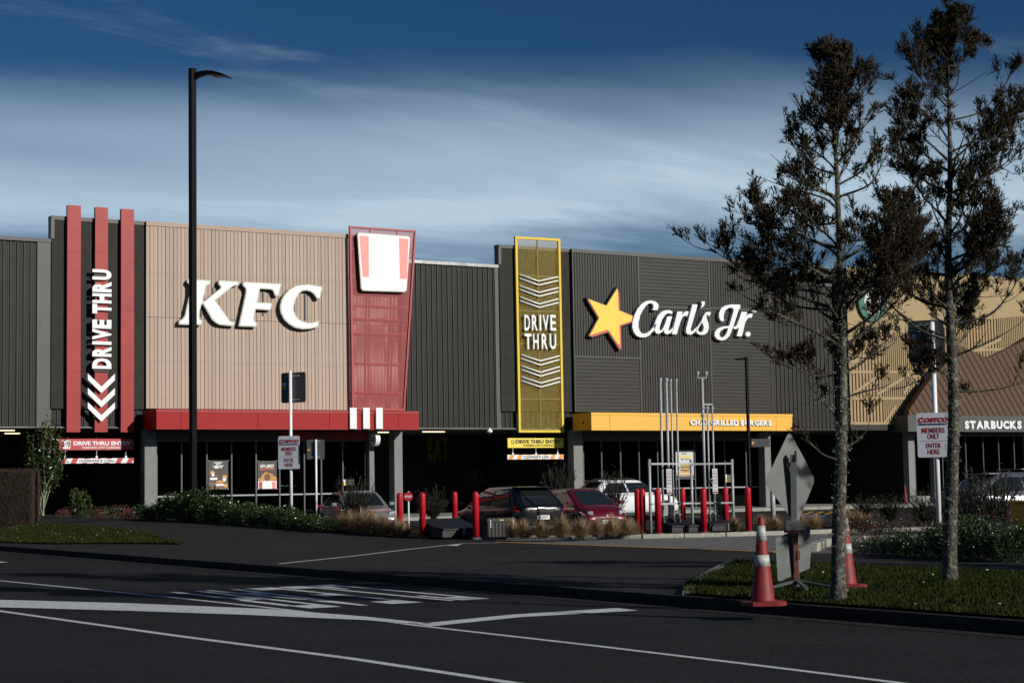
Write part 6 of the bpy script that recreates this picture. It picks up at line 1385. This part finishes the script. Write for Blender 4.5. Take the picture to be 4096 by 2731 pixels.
T2 = [(900, 2345, 880), (880, 2060, 790), (850, 2040, 900), (820, 2352, 740), (800, 1995, 650), (770, 2360, 620), (745, 2010, 590), (700, 2330, 530), (660, 1985, 530), (630, 2300, 470), (600, 2020, 450), (560, 2250, 430), (540, 2080, 400), (415, 2035, 250), (405, 2330, 300), (450, 2355, 340), (380, 2070, 260), (350, 2350, 240), (330, 2045, 190), (300, 2325, 180), (260, 2085, 140), (240, 2300, 140), (190, 2110, 85), (180, 2250, 80), (120, 2140, 35), (110, 2210, 40), (60, 2180, 8)]
f2 = Vector(map(float, hz(2181 * V_, 1337 * V_, ZP + .02)))
tr2 = tree('taller dark-leaved tree with mossy trunk near the far side of the verge', f2, [(2183, 1200), (2190, 1000), (2188, 850), (2178, 600), (2182, 420), (2180, 250), (2176, 12)], T2, 40, 23, .098, 840, 1.45)
copy_tree(tr2, loc=(16.35, 12.1, ZP), rz=2.1, label='dark-leaved street tree farther along the verge past the taller one'); copy_tree(tr2, loc=(23.6, 9.5, ZP), rz=4.0, label='dark-leaved tree in the hedge strip across the footpath')

# leafy shrubs
def shrub_mesh(n_, rx, ry, h, seed, ll, lw, upb=.35):
    rg = np.random.default_rng(seed); lf = Leafy(); lumps = [(rg.uniform(-.6, .6) * rx, rg.uniform(-.6, .6) * ry, rg.uniform(.25, .72) * h, rg.uniform(.32, .55)) for _ in range(9)]
    for i in range(n_):
        c = lumps[int(rg.integers(0, 9))]; d = unit(rg.normal(0, 1, 3)); r = rg.uniform(.55, 1.05) ** .5
        p = np.array((c[0] + d[0] * rx * c[3] * r, c[1] + d[1] * ry * c[3] * r, max(.02, c[2] + d[2] * h * c[3] * .95 * r)))
        dd = unit(d * .8 + np.array((0, 0, upb)) + rg.normal(0, .5, 3)); nrm = unit(np.cross(dd, rg.normal(0, 1, 3))); lf.leaf(p, dd, nrm, ll * rg.uniform(.6, 1.25), lw * rg.uniform(.7, 1.2))
    return lf
def stems_mesh(rx, ry, h, seed, n_=9):
    rg = np.random.default_rng(seed); mb = MB()
    for i in range(n_):
        a = rg.uniform(0, 6.283); r = rg.uniform(.2, .8); q = np.array((math.cos(a) * rx * r, math.sin(a) * ry * r, h * rg.uniform(.5, .85))); mb.tube([(q[0] * .15, q[1] * .15, -.03), tuple(q * np.array((.5, .5, .45))), tuple(q)], [.014, .010, .004], 5, cap=False)
    return mb
PRO = {}
def shrub(key, name, lb, cat, p, s_, group, m, args, rz=0.0, label_m=None):
    if key not in PRO:
        t = thing(name, lb, cat, p, rz, group); t.scale = (s_,) * 3 if isinstance(s_, (int, float)) else s_
        shrub_mesh(*args).build('foliage', m, t, local=True); stems_mesh(args[1], args[2], args[3], args[4]).build('stems', 'twig', t, local=True); PRO[key] = t; return t
    return copy_tree(PRO[key], loc=p, rz=rz, scale=s_, label=lb)
HL = 'glossy green hedge shrub in the row below the timber-fronted shop window'
for i, (x, y, h) in enumerate(((585, 2080, .42), (640, 2081, .60), (700, 2083, .72), (745, 2086, .86), (795, 2088, .90), (850, 2092, .72), (905, 2096, .66), (960, 2100, .62), (1010, 2105, .56), (1060, 2109, .56), (1110, 2113, .55), (1165, 2117, .50), (1215, 2122, .46), (1262, 2127, .40), (1310, 2131, .30))):
    p = Vector(map(float, gp(x, y + 3))); p = p + FW * .45; p.z = gz(p.x, p.y); v = i % 3
    shrub(('hl', v), 'hedge_shrub', HL, 'shrub', p, (h / .7 if h > .5 else .8, h / .7 if h > .5 else .8, h / .7), 'glossy hedge shrubs', 'leaf_gloss', (2100, .62, .55, .7, 40 + v, .075, .018), rz=i * 1.3)
LR = 'low reddish shrub at the edge of the footpath under the red fins'
for i, (x, y, h) in enumerate(((245, 2066, .30), (330, 2069, .34), (395, 2071, .32), (450, 2074, .36), (500, 2076, .36), (545, 2078, .42))):
    p = Vector(map(float, gp(x, y))); p = p + FW * .3; p.z = gz(p.x, p.y); shrub(('lr', i % 2), 'low_shrub', LR, 'shrub', p, h / .45, 'low reddish shrubs', ('leaf_red', 'leaf_light')[i % 2], (900, .55, .5, .45, 60 + i % 2, .06, .014), rz=i * 2.0)
p = Vector(map(float, gp(300, 2070))) + FW * .5; p.z = gz(p.x, p.y); shrub('lone', 'leafy_shrub', 'upright green leafy shrub in front of the dark driveway', 'shrub', p, (.85, .85, 1.3), None, 'leaf_light', (900, .5, .5, .7, 71, .10, .024))
RD = 'glossy dark green hedge shrub behind the tree trunks on the footpath edge'
for i, (x, y, h) in enumerate(((3560, 2222, .30), (3640, 2228, .36), (3720, 2232, .42), (3800, 2236, .55), (3875, 2240, .60), (3950, 2244, .60), (4020, 2248, .55), (4090, 2252, .55), (3480, 2214, .25), (3860, 2205, .62), (3960, 2208, .60), (4060, 2212, .55))):
    p = Vector(map(float, gp(x, y))) + FW * .5; p.z = gz(p.x, p.y); v = i % 3
    shrub(('rd', v), 'hedge_shrub', RD, 'shrub', p, (max(.75, h / .75), max(.75, h / .75), h / .75), 'dark glossy hedge shrubs', 'leaf_gloss' if v else 'leaf_dark', (1900, .62, .6, .75, 80 + v, .072, .017), rz=i * 1.7)
FR = 'dark arching shrub with small red flowers beside the entrance kerb'
for i, (x, y, h) in enumerate(((3420, 2205, .42), (3500, 2200, .62), (3580, 2198, .62), (3660, 2192, .5), (3770, 2180, .55), (4000, 2185, .62))):
    p = Vector(map(float, gp(x, y))) + FW * .8; p.z = gz(p.x, p.y)
    t = shrub(('fr', i % 2), 'flowering_shrub', FR, 'shrub', p, h / .7, 'red-flowered shrubs', 'leaf_dark', (1600, .6, .6, .7, 95 + i % 2, .045, .009, .6), rz=i * 2.2)
    if i < 2:
        rg = random.Random(i); mb = MB()
        for k_ in range(46): a = rg.uniform(0, 6.28); r = rg.uniform(.2, .62); q = (math.cos(a) * r, math.sin(a) * r, rg.uniform(.25, .72)); mb.add([(q[0] - .012, q[1], q[2]), (q[0], q[1] - .012, q[2] + .004), (q[0] + .012, q[1], q[2] + .012), (q[0], q[1] + .012, q[2] + .02), (q[0], q[1], q[2] + .026)], [(0, 1, 4), (1, 2, 4), (2, 3, 4), (3, 0, 4), (0, 3, 2, 1)])
        o = mb.build('flowers', 'flower_red', t, local=True, normals=False); o['kind'] = 'stuff'
# brown tussock grasses
def tussock_mesh(n_, h, spread, seed):
    rg = np.random.default_rng(seed); lf = Leafy()
    for i in range(n_):
        a = rg.uniform(0, 6.283); d = np.array((math.cos(a), math.sin(a), 0)); tl = rg.random() ** .8 * 1.25; l_ = h * rg.uniform(.75, 1.25); w = .0055; s_ = np.array((-d[1], d[0], 0)) * w
        b = d * .10 * tl * rg.random(); P = [b]; an = tl * .55
        for k_ in range(3): an += tl * .30 + rg.normal(0, .06); P.append(P[-1] + (d * math.sin(an) + np.array((0, 0, math.cos(an)))) * l_ / 3)
        k_ = len(lf.v)
        for q, f_ in zip(P[:3], (1, .9, .6)): lf.v += [tuple(q - s_ * f_), tuple(q + s_ * f_)]
        lf.v.append(tuple(P[3])); lf.f += [(k_, k_ + 1, k_ + 3, k_ + 2), (k_ + 2, k_ + 3, k_ + 5, k_ + 4), (k_ + 4, k_ + 5, k_ + 6)]
    return lf
tus = {}
def tussock(lb, p, s_, i, group):
    v = i % 3
    if v not in tus: o = tussock_mesh(700, .45, .34, 120 + v).build('tussock_grass', 'tussock', None); tus[v] = o; tag(o, lb, 'grass', group)
    else: o = tus[v].copy(); COL.objects.link(o); o['label'] = lb
    o.location = p; o.rotation_euler = (0, 0, i * 1.1); o.scale = (s_ if isinstance(s_, tuple) else (s_,) * 3)
for i, (x, y, s_) in enumerate(((2065, 2150, .95), (2111, 2152, .95), (2184, 2152, .95), (2264, 2151, 1.15), (2340, 2149, 1.0), (2404, 2146, .95), (2463, 2144, 1.1), (2521, 2141, .95), (2480, 2138, .9), (2540, 2138, .85))):
    p = bz(x, y) + Vector((0, .15, 0)); tussock('brown tussock in the row along the block kerb between tool box and pipes', p, s_, i, 'brown tussocks')
for i, (x, y, s_) in enumerate(((1350, 2118, 1.15), (1395, 2128, 1.2), (1440, 2134, 1.3), (1490, 2138, 1.3), (1535, 2142, 1.15), (1580, 2144, 1.05), (1610, 2147, .85), (1420, 2110, 1.2), (1470, 2116, 1.2), (1880, 2120, .9), (1990, 2112, .95), (2040, 2112, .9))):
    p = Vector(map(float, gp(x, y, .02))) + FW * .3; p.z = max(BZ, gz(p.x, p.y) + .02); tussock('brown tussock beside the glossy hedge in front of the silver sedan' if i < 9 else 'brown tussock standing behind the black boxes', p, s_, i + 1, 'brown tussocks')
for i, (x, y, s_) in enumerate(((2960, 2124, .8), (3068, 2122, .85), (3124, 2121, .85), (3226, 2119, .95), (3275, 2118, .85), (3290, 2117, .8), (3416, 2116, 1.15), (3458, 2116, 1.0), (3500, 2116, .8))):
    tussock('brown tussock along the block kerb beyond the slim lamp post', bz(x, y) + Vector((0, .2, 0)), s_, i, 'brown tussocks')
# wiry dark bushes
def wisp_mesh(n_, h, r, seed):
    rg = np.random.default_rng(seed); lf = Leafy()
    for i in range(n_):
        a = rg.uniform(0, 6.283); f_ = rg.random() ** .6; d = np.array((math.cos(a) * r * f_, math.sin(a) * r * f_, h * rg.uniform(.45, 1.3) * (1 - .25 * f_))); p = d * np.array((.12, .12, 0)); e = p; w = .0075
        for k_ in range(5):
            q = d * np.array(((k_ + 1) / 5, (k_ + 1) / 5, (k_ + 1) / 5)) + rg.normal(0, .018, 3); s_ = unit(np.cross(q - e, rg.normal(0, 1, 3))) * w; kk = len(lf.v); lf.v += [tuple(e - s_), tuple(e + s_), tuple(q + s_ * .7), tuple(q - s_ * .7)]; lf.f.append((kk, kk + 1, kk + 2, kk + 3))
            if k_ > 0:
                for m_ in range(3): b = e + (q - e) * rg.random(); g_ = unit(unit(d) + rg.normal(0, .55, 3)); s2 = unit(np.cross(g_, rg.normal(0, 1, 3))) * .008; lf.tri(b - s2, b + s2, b + g_ * rg.uniform(.04, .13))
            e = q
    return lf
ws = {}
for i, (x, y, h, w, lb) in enumerate(((1415, 2120, 1.25, .5, 'wiry dark bush standing in front of the silver sedan'), (1735, 2112, 1.05, .55, 'wiry dark bush behind the sloping black box by the round red sign'), (2235, 2128, 1.6, .55, 'tall wiry dark bush in front of the black hatchback'), (2450, 2122, 1.45, .5, 'wiry greenish bush in front of the white car'), (2890, 2104, .75, .4, 'small wiry bush behind the group of three pipes'), (3460, 2098, .6, .5, 'low wiry bush near the tall concrete block'), (3560, 2098, .7, .5, 'low wiry bush in front of the cafe cone'), (3720, 2120, .9, .5, 'wiry dark bush behind the white pole'), (3880, 2130, 1.2, .6, 'wiry dark bush in front of the blue-grey hatchback'), (3990, 2135, 1.25, .6, 'wiry dark bush in front of the pale grey car'), (460, 2050, .8, .4, 'wiry dark bush deep under the red entry board'))):
    p = Vector(map(float, gp(x, y))); p.z = max(BZ, gz(p.x, p.y)) if x < 3600 else gz(p.x, p.y); v = i % 2
    if v not in ws: o = wisp_mesh(150, 1.0, .55, 150 + v).build('wiry_bush', 'wisp', None); ws[v] = o; tag(o, lb, 'bush', 'wiry dark bushes')
    else: o = ws[v].copy(); COL.objects.link(o); o['label'] = lb
    o.location = p; o.scale = (w / .42, w / .42, h * 1.12); o.rotation_euler = (0, 0, i * .9)
# clipped brown hedge
p = Vector(map(float, gp(45, 2112))); rg = np.random.default_rng(5); D = (p - Vector(CAM)).dot(Vector(FWD)); hh = (2112 - 1893) / FPX * D; T = thing('clipped_hedge', 'clipped block-shaped brown hedge beside the grass strip', 'hedge', p)
core = MB(); core.prism(rr(-1.35, .58, 0, hh * .97, .10), p + FW * .1, RT, UZ, FW * 1.0); core.build('inner_mass', 'clipped', T)
lf = Leafy()
for i in range(26000):
    f_ = rg.random(); u = rg.uniform(-1.4, .62); z = hh * rg.random(); dd = 0.08
    if f_ < .62: b = np.array((u, 0.06, z))
    elif f_ < .82: b = np.array((.60, rg.random() * 1.0, z))
    else: b = np.array((u, rg.random() * 1.0, hh * .97)); 
    e = unit(np.array((rg.normal(0, .22), -.35 if f_ < .62 else 0, 1.0)) + rg.normal(0, .15, 3)); l_ = rg.uniform(.06, .16) * (1.6 if (f_ > .82 and rg.random() < .25) else 1); w3_ = lambda q: np.array(p) + np.array(RT) * q[0] + np.array(FW) * q[1] + np.array((0, 0, q[2])); s_ = np.array((.008, .003, 0)); b = b + rg.normal(0, .025, 3); lf.tri(w3_(b - s_), w3_(b + s_), w3_(b + e * l_))
lf.build('twig_surface', 'clipped', T)
# small multi-stemmed tree under the ribbed wall
p = Vector(map(float, gp(150, 2062))) + FW * .6; p.z = gz(p.x, p.y); D = (p - Vector(CAM)).dot(Vector(FWD)); T = thing('small_tree', 'small pale-stemmed leafy tree under the ribbed wall beside the clipped hedge', 'tree', p); rg = np.random.default_rng(9)
mb = MB(); lf = Leafy(); k_ = D / FPX
for (xt, yt) in ((95, 1800), (118, 1755), (150, 1730), (178, 1700), (190, 1705), (208, 1760), (235, 1790), (130, 1860), (170, 1850), (215, 1840), (105, 1850), (195, 1880)):
    e = vnp(p) + np.array(RT) * (xt - 150) * k_ + np.array((0, 0, (2062 - yt) * k_)) + np.array(FW) * rg.uniform(-.4, .4); b = vnp(p) + np.array((rg.normal(0, .05), rg.normal(0, .05), -.05)); P = catm([b, b + (e - b) * .35 + rg.normal(0, .06, 3), b + (e - b) * .7 + rg.normal(0, .06, 3), e], 4); n_ = len(P); mb.tube([tuple(q) for q in P], [.026 * (1 - .8 * i / (n_ - 1)) for i in range(n_)], 6, cap=False)
    for j in range(210):
        q = P[int(rg.integers(int(n_ * .55), n_))] + rg.normal(0, .15, 3); d = unit(rg.normal(0, 1, 3) + np.array((0, 0, .5))); lf.leaf(q, d, unit(np.cross(d, rg.normal(0, 1, 3))), rg.uniform(.09, .16), .030)
mb.build('stems', 'lichen', T, smooth_=True); lf.build('crown', 'leaf_light', T)
